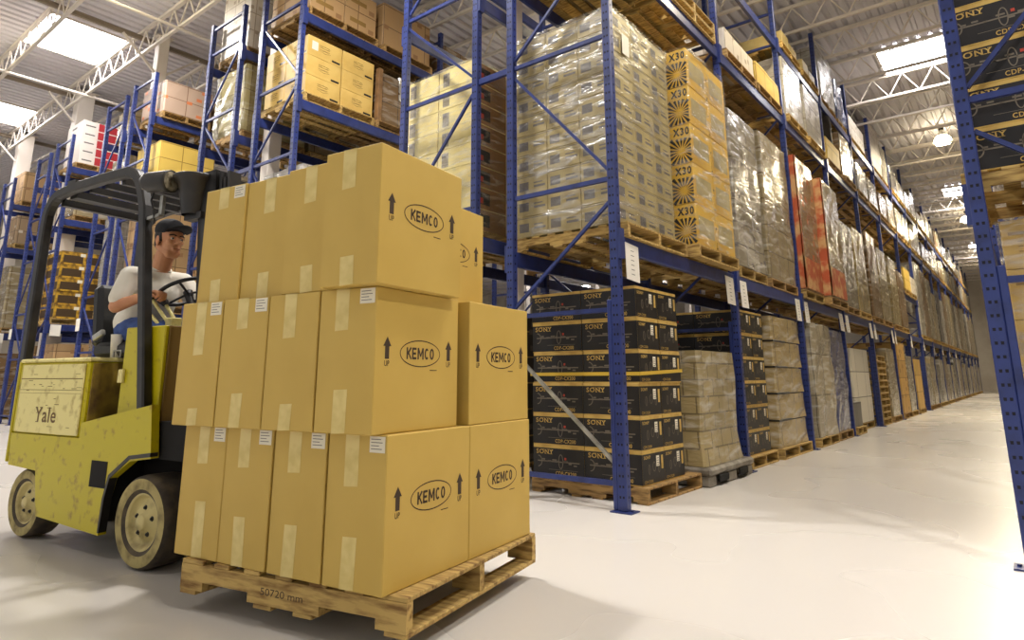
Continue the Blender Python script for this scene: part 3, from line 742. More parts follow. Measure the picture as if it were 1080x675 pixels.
# tall stack of empty pallets
for k in range(11): pallet(-3.05, 16.0, .0 + k * .131, 1.1, 1.0, 'empty pallet in the tall stack past the white crate, %s from the floor' % ORD[k], False, WOOD, R.uniform(-.02, .02), .13, 'stacked empty pallets')
load(-3.6, -2.5, 16.75, 17.8, 0, 1.5, TAN, 'tan load on the floor right of the empty pallet stack')
load(-3.6, -2.5, 18.3, 19.5, 0, 1.7, C_('brown_print', (200, 158, 84), (120, 88, 44), .5, .42, 0, (132, 96, 50)), 'tall kraft printed load on the floor far down right aisle', 'cartons', 'carton_pile', .005)
load(-3.6, -2.5, 19.6, 20.6, 0, 1.4, GRY, 'grey load on the floor behind the tall kraft printed one')
load(-3.6, -2.5, 21.1, 22.3, 0, 1.35, C_('kraft_plain', (206, 168, 92), (140, 108, 56), .6, .45, 0), 'plain kraft cartons on the floor beyond the second kraft load', 'cartons', 'carton_pile', .005)
# -- middle beams of the aisle rack
Z2 = 4.95
def flatpack(x0, x1, y0, y1, z, h, m, label, pal=True): return load(x0, x1, y0, y1, z, h, m, label, 'cartons', 'carton_pile', .006, 0, pal, 'low loads on the upper beams')
load(-3.6, -2.5, 4.7, 5.8, Z2, 1.0, TAN2, 'buff load on the middle beams straight above the nearest wrapped load')
pallet(-3.05, 6.5, Z2, 1.16, 1.2, 'lower empty pallet on the middle beams above yellow starburst cartons', False, WOOD)
pallet(-3.05, 6.5, Z2 + .131, 1.16, 1.2, 'upper empty pallet on the middle beams above yellow starburst cartons', False, WOOD)
flatpack(-3.6, -2.5, 7.5, 8.65, Z2, .3, WHT2, 'low white cartons on the middle beams above the grey load')
flatpack(-3.6, -2.5, 8.75, 9.85, Z2, .34, YELC, 'low yellow cartons on the middle beams left of white wrapped load')
load(-3.55, -2.5, 10.15, 11.25, Z2, 1.0, WHT, 'tall white film load on middle beams, nearer of two', pm=WOOD)
load(-3.55, -2.5, 11.4, 12.5, Z2, .98, WHT, 'tall white film load on middle beams, further of two', pm=WOOD)
flatpack(-3.6, -2.5, 12.85, 14.0, Z2, .45, YELC, 'yellow cartons on the middle beams under the black drum')
t = MB().lathe((0, 0, 0), (0, 0, 1), [(0, 0), (0, .24), (.03, .26), (.3, .25), (.33, .27), (.6, .25), (.63, .26), (.66, .24), (.66, 0)], 24).build('drum', BLKM, None, (-2.75, 13.4, Z2 + .131 + .452))
tag(t, 'black drum standing on yellow cartons up on the middle beams', 'drum')
load(-3.55, -2.5, 14.15, 15.2, Z2, .95, BRN, 'brown load right of the black drum on the middle beams')
for n in range(4, 17):
    for hf in range(2):
        y = YA + BAY * n + .12 + hf * 1.28; m, cn = far[(n + hf * 2) % 5]
        load(-3.6, -2.46, y, y + 1.12, Z2, R.uniform(.55, .95), m, 'distant %s load on middle beams, %s half of the %s bay' % (cn, ('near', 'far')[hf], ORD[n]))
# -- top beams of the aisle rack
Z3 = 6.24
for (y, lab) in ((10.2, 'near'), (11.45, 'far')):
    pallet(-3.05, y + .55, Z3, 1.16, 1.1, 'yellow pallet with small cartons on the top beams, %s of two' % lab, False, WOOD)
    tag(MB().box(-.5, .5, -.4, -.02, 0, .26, 0, .005).build('carton', BUFF, None, (-3.0, y + .55, Z3 + .131)), 'buff flat carton on the %s top-beam pallet, near end' % lab, 'carton', 'small cartons on the top beams')
    tag(MB().box(-.5, .5, .02, .45, 0, .2, 0, .005).build('carton', BUFF, None, (-3.0, y + .55, Z3 + .131)), 'buff flat carton on the %s top-beam pallet, far end' % lab, 'carton', 'small cartons on the top beams')
load(-3.5, -2.5, 12.9, 14.1, Z3, 1.1, WHT, 'tall white load on top beams against the ceiling, leftmost there')
load(-3.5, -2.5, 14.3, 15.1, Z3, .9, C_('film_bag_blue', (76, 96, 160), (50, 64, 120), .5, .5, .3), 'blue film-covered load up on the top beams', amp=.03)
load(-3.5, -2.5, 15.5, 17.2, Z3, .5, WHT2, 'low pale load right of the blue one on top beams')
load(-3.5, -2.5, 18.2, 19.6, Z3, 1.25, C_('grey_cartons', (170, 158, 152), (110, 100, 96), .5, .3, 0, (140, 128, 124)), 'stacked grey cartons on top beams beside a tall upright', 'cartons', 'carton_pile', .004)
load(-3.5, -2.5, 19.7, 20.6, Z3, 1.0, WHT, 'white load right of stacked grey cartons on top beams')
for n in range(6, 17):
    for hf in range(2):
        y = YA + BAY * n + .12 + hf * 1.28; m, cn = far[(n * 3 + hf) % 5]
        load(-3.6, -2.46, y, y + 1.12, Z3, R.uniform(.4, .9), m, 'distant %s load on top beams, %s half of the %s bay' % (cn, ('near', 'far')[hf], ORD[n]))

# -- second rack (backing the aisle rack)
pallet(-4.78, 5.26, 2.35, 1.12, 1.15, 'pallet on the low beams left of the nearest wrapped load', False, WOOD)
t = tag(empty('wrapped_load', (-4.78, 5.26, 2.481)), 'wrapped cream cartons with dark-printed brown sides above the kraft pile', 'wrapped load', 'wrapped pallet loads')
CREAMC = mat('cream_carton_board', (232, 216, 150), .55, 0, (220, 200, 130), 4, rnd=.04); BRNS = mat('brown_carton_side', (150, 108, 62), .6)
cm = MB().box(-.262, .262, -.27, .27, 0, .232, 0, .004); cm.quad((.2625, -.268, .004), (0, 1, 0), (0, 0, 1), .536, .222, 1)
cm.quad((.2632, -.2, .05), (0, 1, 0), (0, 0, 1), .2, .13, 2); cm.quad((.2636, -.17, .06), (0, 1, 0), (0, 0, 1), .06, .06, 3); cm.quad((-.2, -.2705, .03), (1, 0, 0), (0, 0, 1), .1, .16, 4)
cm = cm.mesh('carton', [CREAMC, BRNS, CBLK, CRED, GRY])
for k in range(8):
    for i in range(2):
        for q in range(2):
            if i == 0 and q == 1: continue
            inst('carton', cm, t, (-.265 + .53 * i, -.275 + .55 * q, k * .2345))
inst('stretch_film', lump(1.09, 1.12, 1.89, 8, .006, .02).mesh('stretch_film', FILM), t)
load(-5.3, -4.25, 6.0, 7.1, 2.35, 1.5, BRN, 'brown load behind the cream wrapped cartons', pal=True)
load(-5.2, -4.2, 4.72, 5.8, 0, 1.55, C_('dark_cartons', (50, 46, 46), (150, 124, 70), .54, .27, 0, (84, 78, 72)), 'dark cartons on the floor hidden between kraft pile and rack', 'cartons', 'carton_pile', .004)

# -- rack C: unwrapped yellow cartons, frame by frame
ZC, ZC2 = 4.73, 6.04
CY = mat('yellow_kraft_board', (224, 190, 108), .58, 0, (212, 174, 92), 4, rnd=.05); CYP = mat('carton_brown_print', (140, 108, 52), .7)
pallet(-7.86, 5.25, ZC, 1.1, 1.22, 'pallet under the yellow cartons on the middle beams above the mast', True, WOOD)
cm = MB().box(-.255, .255, -.29, .29, 0, .298, 0, .004)
for (o, xd, w) in (((.2556, -.29, 0), (0, 1, 0), .58), ((-.255, -.2906, 0), (1, 0, 0), .51)):
    o = Vector(o); xd = Vector(xd); zd = Vector((0, 0, 1))
    for q in range(2): cm.ring(o + xd * w * .5 + zd * (.19 - q * .07), xd, zd, .1, .022, .008, 1, 4)
    for q in range(3): cm.quad(o + xd * w * .33 + zd * (.2 - q * .03), xd, zd, w * .3, .007, 1)
    cm.quad(o + xd * (w - .17) + zd * .03, xd, zd, .14, .03, 2)
cm = cm.mesh('yellow_carton', [CY, CYP, CBLK])
for k in range(3):
    for i in range(2):
        for q in range(2):
            if (i, q) == (1, 1): continue
            o = inst('yellow_carton', cm, None, (-7.62 - i * .52, 4.96 + q * .6, ZC + .131 + k * .299))
            tag(o, 'yellow carton, %s layer, %s on the pallet above the black mast' % (('bottom', 'middle', 'top')[k], ('near right corner', 'far right')[q] if i == 0 else 'near left'), 'carton', 'yellow cartons above the mast')
tag(inst('slip_sheet', MB().quad((0, 0, 0), (0, 1, 0), (0, 0, 1), .1, .13).mesh('slip_sheet', LABEL), None, (-7.3635, 4.74, ZC + .131 + .299 * 2 + .1)), 'white slip on the top yellow carton above the mast', 'label')
CRATE = mat('brown_crate_wood', (150, 112, 70), .7, 0, (100, 72, 44), 6, .4, .7)
pallet(-7.85, 6.45, ZC, 1.1, 1.1, 'pallet under brown framed crate right of the yellow cartons', False, WOODD)
t = tag(empty('framed_crate', (-7.85, 6.45, ZC + .131)), 'brown framed crate half covered by white film right of yellow cartons', 'crate')
lump(1.0, 1.0, .82, 5, .004).build('crate_body', BRN, t)
for sx in (-1, 1):
    for sy in (-1, 1): MB().box(-.04, .04, -.04, .04, 0, .86, 0, .004).build('corner_post', CRATE, t, (sx * .5, sy * .5, 0))
lump(1.06, .62, .4, 7, .03).build('film_cover', WHT, t, (.0, .22, .46))
pallet(-7.86, 5.25, ZC2, 1.1, 1.24, 'pallet on the top beams above the yellow cartons', True, WOODD)
bc = MB().box(-.5, .5, -.29, .29, 0, .32, 0, .004).quad((.5008, -.2, .12), (0, 1, 0), (0, 0, 1), .3, .07, 1).mesh('brown_carton', [BRN2, CYP])
for q in range(2):
    for k in range(2):
        o = inst('brown_carton', bc, None, (-7.86, 4.95 + q * .6, ZC2 + .131 + k * .321))
        tag(o, 'brown carton on top beams above yellow cartons, %s %s' % (('near', 'far')[q], ('lower', 'upper')[k]), 'carton', 'brown cartons on the top beams')
load(-8.4, -7.38, 6.0, 7.05, ZC2, .75, BRN2, 'dark brown cartons on the top beams right of the brown pair', 'cartons', 'carton_pile', .004, pm=WOODD)
load(-8.35, -7.4, 7.4, 8.4, ZC2, .6, BRN, 'brown load on the top beams behind the second frame')
load(-8.35, -7.4, 7.4, 8.6, ZC, .8, TAN, 'tan load on the middle beams behind the second frame')
load(-8.4, -7.4, 4.75, 5.9, 2.14, 1.6, WHT, 'white load on the lowest beams behind the kraft pile')
load(-8.4, -7.4, 6.05, 7.05, 2.14, 1.6, TAN, 'tan load on the lowest beams deep behind the kraft pile')
# -- rack D
load(-9.95, -9.05, 4.68, 5.75, 6.03, 1.35, WHT2, 'tall white cartons on the top beams, highest load left of the yellow cartons', 'cartons', 'carton_pile', .004, pm=WOODD)
load(-9.95, -9.02, 4.68, 5.8, 4.62, 1.1, CRM, 'cream wrapped load under the tall white cartons', amp=.015)
load(-9.95, -9.05, 4.7, 5.75, 2.14, 1.75, C_('grey_column', (186, 170, 140), (110, 98, 78), .2, .12, 0, (110, 98, 80)), 'pale grey carton column right of the driver', 'cartons', 'carton_pile', .004)
load(-9.95, -9.05, 5.9, 7.0, 4.62, 1.0, TAN, 'tan load behind the cream wrapped load')
# -- rack E, F
b = load(-13.0, -12.02, 4.7, 5.6, 5.76, .62, C_('pale_brown_cartons', (184, 158, 138), (130, 100, 80), .45, .3, 0, (206, 120, 74)), 'pale brown cartons on the top beams left of the cream wrapped load', 'cartons', 'carton_pile', .004)
load(-13.0, -12.05, 5.75, 6.9, 5.76, .55, BRN2, 'brown cartons behind the pale brown ones on top beams', 'cartons', 'carton_pile', .004)
load(-13.0, -12.0, 4.72, 5.75, 4.55, .62, YELC, 'yellow cartons on the middle beams straight above the headlight', 'cartons', 'carton_pile', .004)
load(-13.0, -12.05, 4.72, 5.8, 2.14, 1.7, BRN2, 'brown cartons on the lowest beams behind the driver', 'cartons', 'carton_pile', .004)
load(-13.0, -12.05, 4.72, 5.8, 0, 1.6, TAN, 'tan load on the floor behind the driver seat')
load(-14.22, -13.4, 4.72, 5.8, 5.72, .5, TAN2, 'buff load on the top beams between red-white cartons and headlight')
load(-14.22, -13.4, 4.72, 5.8, 2.14, 1.85, WHT, 'white wrapped load seen through the lift truck roof posts')
load(-14.22, -13.4, 4.72, 5.8, 4.5, .7, TAN, 'tan load seen just under the lift truck roof')
load(-14.22, -13.4, 4.72, 5.8, 0, 1.6, BRN, 'brown load on the floor seen left of the driver seat')
# -- rack G: red and white cartons, gold cartons
pallet(-16.76, 5.12, 5.66, 1.0, .95, 'pallet under the red and white cartons', False, WOODD)
REDP = mat('red_carton_print', (176, 44, 52), .5); WB = mat('white_carton_board', (226, 216, 206), .55)
cm = MB().box(-.48, .48, -.42, .42, 0, .205, 0, .004).quad((.4806, -.1, .012), (0, 1, 0), (0, 0, 1), .48, .18, 1).quad((.4806, -.36, .07), (0, 1, 0), (0, 0, 1), .2, .03, 2).quad((-.2, -.4206, .07), (1, 0, 0), (0, 0, 1), .3, .05, 2).mesh('red_white_carton', [WB, REDP, GLAB])
for k in range(5): tag(inst('red_white_carton', cm, None, (-16.74, 5.12, 5.791 + k * .2065)), 'red and white carton, %s of the five-high stack at upper left' % ('bottom', 'second', 'middle', 'fourth', 'topmost')[k], 'carton', 'red and white cartons')
load(-17.2, -16.25, 4.75, 5.8, 4.45, .42, TAN, 'tan low load seen through the gap in the lift-truck roof')
pallet(-16.76, 5.1, 2.14, 1.0, 1.0, 'pallet under the gold cartons', False, WOOD)
GB = mat('gold_carton_board', (206, 160, 44), .5, 0, (120, 88, 26), 8, .45, .6)
GD = mat('gold_carton_dark', (70, 50, 22), .6)
cm = MB().box(-.46, .46, -.46, .46, 0, .296, 0, .006)
for q in range(2): cm.quad((.4608, -.42 + q * .44, .04), (0, 1, 0), (0, 0, 1), .38, .17, 1); cm.quad((-.42 + q * .44, -.4608, .04), (1, 0, 0), (0, 0, 1), .38, .17, 1)
cm.quad((.4612, -.1, .2), (0, 1, 0), (0, 0, 1), .1, .07, 2)
cm = cm.mesh('gold_carton', [GB, GD, LABEL])
for k in range(5): tag(inst('gold_carton', cm, None, (-16.74 + R.uniform(-.02, .02), 5.12, 2.271 + k * .297)), 'gold and brown carton left of the driver, %s of five' % ('bottom', 'second', 'middle', 'fourth', 'topmost')[k], 'carton', 'gold cartons left of the driver')
load(-17.2, -16.25, 4.75, 5.8, 0, 1.6, BRN2, 'brown cartons on the floor below the gold cartons', 'cartons', 'carton_pile', .004)
load(-17.2, -16.25, 6.0, 7.0, 2.14, 1.5, BRN, 'brown load behind the gold cartons')
# -- racks H, I
load(-18.46, -17.7, 4.72, 5.7, 4.4, .75, WHT2, 'white cartons left of the lift-truck roof, middle beams', 'cartons', 'carton_pile', .004)
load(-18.46, -17.7, 4.72, 5.7, 2.14, 1.7, WHT, 'white wrapped load left of the lift-truck rear post')
load(-18.46, -17.7, 4.72, 5.7, 0, 1.6, BRN2, 'brown cartons on the floor behind the rear of the truck', 'cartons', 'carton_pile', .004)
load(-21.2, -20.35, 4.72, 5.7, 5.5, .8, BRN2, 'brown cartons on the top beams at left edge', 'cartons', 'carton_pile', .004)
load(-21.2, -20.35, 4.72, 5.7, 4.34, .75, C_('grey_brown_cartons', (150, 126, 96), (90, 74, 56), .4, .34, 0, (196, 184, 166)), 'grey-brown cartons on the middle beams at left edge', 'cartons', 'carton_pile', .004)
load(-21.2, -20.35, 4.72, 5.7, 2.14, 1.6, TAN, 'tan wrapped load on the lowest beams at left edge')
load(-21.2, -20.35, 4.72, 5.7, 0, 1.5, BRN, 'brown load on the floor at left edge')
# -- right-edge rack, floor level
pallet(.52, 5.3, 0, 1.15, 1.1, 'pallet on the floor of the right-edge rack', False, WOOD)
t = tag(empty('wrapped_load', (.52, 5.26, .131)), 'film-wrapped kraft cartons on the floor behind the right-edge upright', 'wrapped load', 'wrapped pallet loads')
cm = MB().box(-.275, .275, -.27, .27, 0, .293, 0, .005)
for q in range(3): cm.quad((-.2, -.2706, .1 + q * .03), (1, 0, 0), (0, 0, 1), .2, .006, 1)
cm.quad((-.24, -.2706, .2), (1, 0, 0), (0, 0, 1), .14, .02, 1)
cm = cm.mesh('carton', [mat('honey_board', (200, 166, 90), .55, 0, (186, 150, 74), 4), CYP])
for k in range(6):
    for i in range(2):
        for q in range(2):
            if q == 1 and i == 1: continue
            inst('carton', cm, t, (-.28 + .56 * i, -.275 + .55 * q, k * .295))
inst('stretch_film', lump(1.14, 1.12, 1.775, 8, .006, .02).mesh('stretch_film', FILM), t)

# ------------------------------------------------------------------ location placards hanging from the first beams
PL = MB().box(-.002, .002, -.12, .12, -.31, 0, 0)
for q in range(6): PL.quad((.0026, -.03, -.06 - q * .04), (0, 1, 0), (0, 0, 1), .06, .006, 1)
PL = PL.mesh('location_placard', [mat('placard_card', (244, 238, 226), .5), INK])
k = 0
for n in range(0, 12):
    for dy, nm in ((.2, 'right of'), (-.24, 'left of')):
        if n == 0 and dy < 0: continue
        y = YA + BAY * n + dy
        if n >= 6 and dy < 0: continue
        o = inst('location_placard', PL, None, (-2.487, y, 2.085), 0)
        o.rotation_euler = (R.uniform(-.05, .05), R.uniform(-.05, 0) - .03, R.uniform(-.04, .04))
        tag(o, 'white placard hanging from the lowest beam just %s the %s aisle upright' % (nm, ORD[n]), 'placard', 'location placards')
PS = MB().box(-.002, .002, -.1, .1, -.24, 0).mesh('location_placard', MATS['placard_card'])
for (x, y, lab) in ((-16.23, 4.72, 'below the gold cartons'), (-20.36, 4.72, 'on the low beam at left edge'), (-14.25, 4.5, 'left of the driver seat back'), (-18.5, 4.5, 'beside the truck rear post')):
    o = inst('location_placard', PS, None, (x, y, 2.13), 0 if y > 4.6 else -PI / 2); tag(o, 'small white placard ' + lab, 'placard', 'location placards')
# ------------------------------------------------------------------ lift truck (local frame: +x forward, +y away from the camera)
def F(a, b, z): return Vector((2.5 - a, b - .6, z))
TR = KP(2.5, .6, 0)
truck = tag(empty('lift_truck', TR, KY), 'worn yellow lift truck carrying the kraft carton pallet', 'lift truck')
def FB(b, a0, a1, b0, b1, z0, z1, m=0, c=0.0):
    x0, x1 = sorted((2.5 - a0, 2.5 - a1)); return b.box(x0, x1, b0 - .6, b1 - .6, z0, z1, m, c)
poly = [(3.40, .445), (3.42, .645), (2.575, .645), (2.57, .735), (1.872, .852), (1.83, .57), (2.02, .545), (2.2, .44), (2.235, .33), (2.25, .135), (2.957, .17), (3.036, .43)]
b = MB(); b.prism([(2.5 - a, z) for a, z in poly], -.4, -.355, 0)
b.prism([(2.5 - a, z) for a, z in poly], .355, .4, 0)
me = b.mesh('chassis_side', YEL); recalc(me); inst('chassis_side', me, truck)
b = MB(); FB(b, 3.40, 3.05, .245, .955, .44, .64, 0, .01); b.build('counterweight', YEL, truck)
b = MB(); FB(b, 3.0, 2.26, .246, .954, .2, .64); FB(b, 2.58, 1.9, .246, .954, .56, .70); FB(b, 2.3, 1.55, .43, .77, .12, .56); FB(b, 1.9, 1.62, .26, .94, .56, .76)
FB(b, 1.92, 1.80, .45, .75, .5, .85); b.build('chassis_underside', SHADE, truck)
b = MB(); FB(b, 2.40, 2.235, .197, .201, .385, .53); b.build('frame_opening_shade', SHADE, truck)  # dark plate paints the shade of a square opening in the frame
b = MB(); b.prism([(2.5 - a, z) for a, z in ((1.83, .60), (2.03, .575), (2.21, .46), (2.245, .33), (2.255, .15), (2.24, .15), (2.225, .335), (2.193, .445), (2.022, .555), (1.83, .578))], -.405, -.36, 0)
me = b.mesh('arch_gap_shade', BLKM); recalc(me); inst('arch_gap_shade', me, truck)  # black strip stands for the shaded gap along the wheel arch
# hood
b = MB(); FB(b, 3.43, 2.58, .205, .995, .645, 1.10, 0, .012); hood = b.build('hood', YEL, truck)
b = MB(); FB(b, 3.375, 2.60, .193, .206, .655, 1.085, 0, .006)
y = .1924 - .6
for (z, t) in ((.995, .006), (.925, .003), (.905, .002)): b.box(2.5 - 3.37, 2.5 - 2.605, y - .0005, y, z - t / 2, z + t / 2, 1)
for i in range(26):     # scuffed paint
    xx, zz = 2.5 - R.uniform(2.65, 3.3), R.choice((R.uniform(.92, 1.0), R.uniform(.67, 1.05)))
    b.box(xx, xx + R.uniform(.01, .06), y - .0006, y, zz, zz + R.uniform(.002, .005), 1)
b.build('side_panel', [CREAM, mat('worn_paint', (140, 118, 62), .7)], hood)
b = MB(); x, z = 2.5 - 3.125, .724; Y_ = y - .001; xd, zd = (1, 0, 0), (0, 0, 1)
b.text('Yale', (x, Y_, z), xd, zd, .262, .094, 0, .012)
for (u, v, w) in ((0, .088, .03), (.055, .088, .03), (.02, 0, .03)): b.quad((x + u, Y_, z + v), xd, zd, w, .005, 0)
b.build('maker_lettering', mat('brown_lettering', (112, 84, 38), .6), hood)
b = MB(); FB(b, 3.44, 2.57, .2, 1.0, 1.10, 1.125, 0, .008); b.build('hood_lid', CREAM, hood)
b = MB(); FB(b, 2.582, 2.572, .23, .97, .72, 1.09, 0, .003); b.build('hood_front_plate', mat('grimy_yellow_paint', (168, 140, 52), .55, 0, (70, 44, 28), 4, .46, .62), hood)
b = MB(); FB(b, 3.455, 3.43, .2, 1.0, .46, 1.11, 0, .006); b.build('rear_panel', YEL, truck)
# cowl
b = MB(); FB(b, 2.35, 1.95, .28, .305, .72, 1.30, 0, .005); cow = b.build('cowl', YEL, truck)
b = MB(); FB(b, 2.35, 1.95, .915, .94, .72, 1.30, 0, .005); b.build('cowl_far_side', YEL, cow)
b = MB(); FB(b, 1.97, 1.945, .305, .915, .72, 1.30, 0, .004); b.build('cowl_front', mat('shaded_yellow_paint', (128, 98, 40), .6, 0, (70, 48, 24), 5, .5, .7), cow)  # front face in shade: the darkening is put into its paint colour
b = MB(); FB(b, 2.2, 1.97, .31, .91, 1.2, 1.29); b.build('dashboard', BLKM, cow)
b = MB(); FB(b, 2.36, 2.31, .262, .281, .97, 1.05, 0, .004); b.build('side_plate', CREAM, cow)
b = MB()
for (aa, bb, h) in ((2.13, .38, .07), (2.08, .5, .09), (2.02, .44, .05)): FB(b, aa, aa - .07, bb, bb + .07, 1.29, 1.29 + h, 0, .006)
b.build('instrument_box', CREAM, cow)
for (p, q) in (((2.17, .40, 1.29), (2.58, .37, 1.585)), ((2.12, .43, 1.29), (2.34, .40, 1.50)), ((2.10, .47, 1.29), (2.27, .45, 1.47))):
    l = MB().tube([F(*p), F(*q)], .011, 8).build('control_lever', CREAM, truck)
    MB().lathe(F(*q), F(*q) - F(*p), [(-.03, .012), (-.02, .02), (.0, .024), (.02, .018), (.028, 0)], 12).build('knob', VINYL, l)
# steering wheel
def torus(b, c, n, r, t, m=0, N=36, k=8):
    c, n = Vector(c), Vector(n).normalized(); u = n.orthogonal().normalized(); w = n.cross(u); vs = []
    for i in range(N):
        d = u * math.cos(2 * PI * i / N) + w * math.sin(2 * PI * i / N)
        for j_ in range(k): vs.append(c + d * (r + t * math.cos(2 * PI * j_ / k)) + n * t * math.sin(2 * PI * j_ / k))
    return b.add(vs, [(i * k + q, ((i + 1) % N) * k + q, ((i + 1) % N) * k + (q + 1) % k, i * k + (q + 1) % k) for i in range(N) for q in range(k)], m, True)
sc = F(2.27, .60, 1.555); sn = Vector((-.42, -.06, .9)).normalized()
b = torus(MB(), sc, sn, .18, .013)
for i in range(3):
    d = (Matrix.Rotation(2 * PI * i / 3 + .5, 3, sn) @ sn.orthogonal().normalized())
    b.tube([sc - sn * .015, sc + d * .175], .008, 6)
b.lathe(sc - sn * .03, sn, [(0, .03), (.03, .03), (.035, .0)], 12)
sw = b.build('steering_wheel', VINYL, truck)
MB().tube([sc - sn * .03, F(2.08, .6, 1.22)], .025, 10).build('steering_column', BLKM, truck)
# seat
b = MB(); FB(b, 2.88, 2.42, .36, .84, 1.126, 1.23, 0, .03); b.build('seat_cushion', VINYL, truck)
b = MB(); T = Matrix.Translation(F(2.86, .6, 1.2)) @ Matrix.Rotation(-.16, 4, 'Y'); b.box(-.07, .03, -.23, .23, 0, .43, 0, .03, T); b.box(-.09, -.05, -.2, .2, .02, .4, 0, .01, T); b.build('seat_back', VINYL, truck)
b = MB(); b.box(-.05, .06, -.015, .015, -.02, .02, 0, .006, Matrix.Translation(F(2.76, .33, 1.27)) @ Matrix.Rotation(-.35, 4, 'Y')); b.build('belt_buckle', GALV, truck)
b = MB(); b.tube([F(2.5, .3, 1.124), F(2.5, .3, 1.165), F(2.42, .3, 1.165), F(2.42, .3, 1.124)], .006, 6); b.build('hood_handle', GALV, hood)
# wheels
def wheel(nm, a, b0, z, r, w, parent, side):
    o = empty('dummy'); bpy.data.objects.remove(o)
    y0 = b0 - .6; s_ = 1 if side == 'near' else -1
    t = MB(); prof = [(0, r * .66), (.004, r * .93), (.02, r * .985), (.045, r), (w - .045, r), (w - .02, r * .985), (w - .004, r * .93), (w, r * .66)]
    t.lathe((0, 0, 0), (0, s_, 0), prof[1:7], 40, 0); t.lathe((0, 0, 0), (0, s_, 0), [(.02, r * .6), (.012, r * .66), (.006, r * .70)], 40, 0); t.lathe((0, 0, 0), (0, s_, 0), [(.006, r * .70), (.003, r * .73), (.003, r * .88), (.004, r * .93)], 40, 1); t.lathe((0, 0, 0), (0, s_, 0), [(w - .004, r * .93), (w, r * .66), (w - .03, r * .6)], 40, 0)
    wo = t.build(nm, [RUB, TYREF], parent, (2.5 - a, y0, z))
    q = MB().lathe((0, 0, 0), (0, s_, 0), [(.022, r * .63), (.015, r * .6), (.03, r * .56), (.05, r * .52), (.055, r * .42), (.035, r * .36), (.03, r * .2), (.012, r * .17), (.006, r * .14), (.006, 0)], 36, 0)
    ro = q.build('rim', RIM, wo)
    for k in range(5):
        an = 2 * PI * k / 5 + .3
        MB().lathe((r * .3 * math.cos(an), 0, r * .3 * math.sin(an)), (0, s_, 0), [(.045, .008), (.024, .008), (.022, .006), (.022, 0)], 6).lathe((r * .3 * math.cos(an), 0, r * .3 * math.sin(an)), (0, s_, 0), [(.034, .014), (.032, .014), (.0315, .008)], 10).build('lug_nut', BLKM, ro)
    return wo
wheel('front_wheel', 1.88, .2, .24, .24, .22, truck, 'near'); wheel('front_wheel', 1.88, 1.0, .24, .24, .22, truck, 'far')
wheel('rear_wheel', 3.235, .245, .214, .212, .17, truck, 'near'); wheel('rear_wheel', 3.235, .955, .214, .212, .17, truck, 'far')
b = MB(); b.tube([F(3.235, .4, .214), F(3.235, .8, .214)], .06, 10); b.tube([F(1.88, .4, .24), F(1.88, .8, .24)], .08, 10); b.build('axle', BLKM, truck)
# overhead guard
def guard(bb):
    pts = [(2.02, .80), (2.255, 2.05)]
    for k in range(1, 7): an = k / 7; pts.append((2.255 + .14 * an + .05 * an * an, 2.05 + .25 * math.sin(an * PI / 2) ** 1.0))
    pts += [(2.48, 2.315), (2.8, 2.318), (3.15, 2.31), (3.3, 2.295)]
    for k in range(1, 6): an = k / 6 * PI / 2; pts.append((3.3 + .19 * math.sin(an), 2.295 - .19 * (1 - math.cos(an))))
    pts += [(3.49, 2.05), (3.485, 1.11)]
    b = MB()
    P = [F(a, bb, z) for a, z in pts]; vs = []; n = len(P)
    for i in range(n):
        d = (P[min(i + 1, n - 1)] - P[max(i - 1, 0)]).normalized(); u = Vector((0, 1, 0)); w = d.cross(u).normalized()
        for (p, q) in ((-1, -.7), (-.7, -1), (.7, -1), (1, -.7), (1, .7), (.7, 1), (-.7, 1), (-1, .7)): vs.append(P[i] + u * .03 * p + w * .034 * q)
    b.add(vs, [(i * 8 + k, i * 8 + (k + 1) % 8, (i + 1) * 8 + (k + 1) % 8, (i + 1) * 8 + k) for i in range(n - 1) for k in range(8)] + [tuple(range(8))[::-1], tuple(range(8 * n - 8, 8 * n))])
    return b
og = guard(.25).build('overhead_guard', BLKM, truck)
guard(.95).build('overhead_guard', BLKM, truck)
for (a, z, w, h) in ((3.22, 2.275, .1, .05), (3.36, 2.24, .05, .05), (3.0, 2.285, .035, .045), (2.8, 2.285, .035, .045), (2.6, 2.28, .035, .045), (2.36, 2.21, .05, .05)):
    MB().bar(F(a, .28, z), F(a, .92, z), w, h).build('roof_bar', BLKM, truck)
MB().bar(F(3.2, .24, 2.345), F(3.1, .24, 2.345), .04, .03).build('roof_bracket', BLKM, truck)
# headlamp
hl = empty('headlamp'); hl.parent = truck; hl.location = F(2.01, .21, 2.165)
MB().lathe((0, 0, 0), (1, .32, -.03), [(-.15, .0), (-.145, .045), (-.11, .062), (.03, .07), (.05, .07), (.05, .062)], 24).build('lamp_shell', BLKM, hl)
MB().lathe((0, 0, 0), (1, .32, -.03), [(.046, .063), (.05, .05), (.052, .03), (.053, 0)], 24).build('lamp_lens', mat('lamp_glass', (214, 204, 178), .12, .5, (120, 112, 96), 30), hl)
MB().bar((-.03, .02, -.08), (-.03, .02, -.2), .03, .02).bar((-.03, .02, -.2), (-.19, .04, -.2), .03, .02).build('lamp_bracket', GALV, hl)
MB().tube([(-.09, 0, -.02), (-.12, .0, -.1), (-.08, .0, -.17), (-.11, .03, -.24)], .006, 6).build('lamp_cable', VINYL, hl)
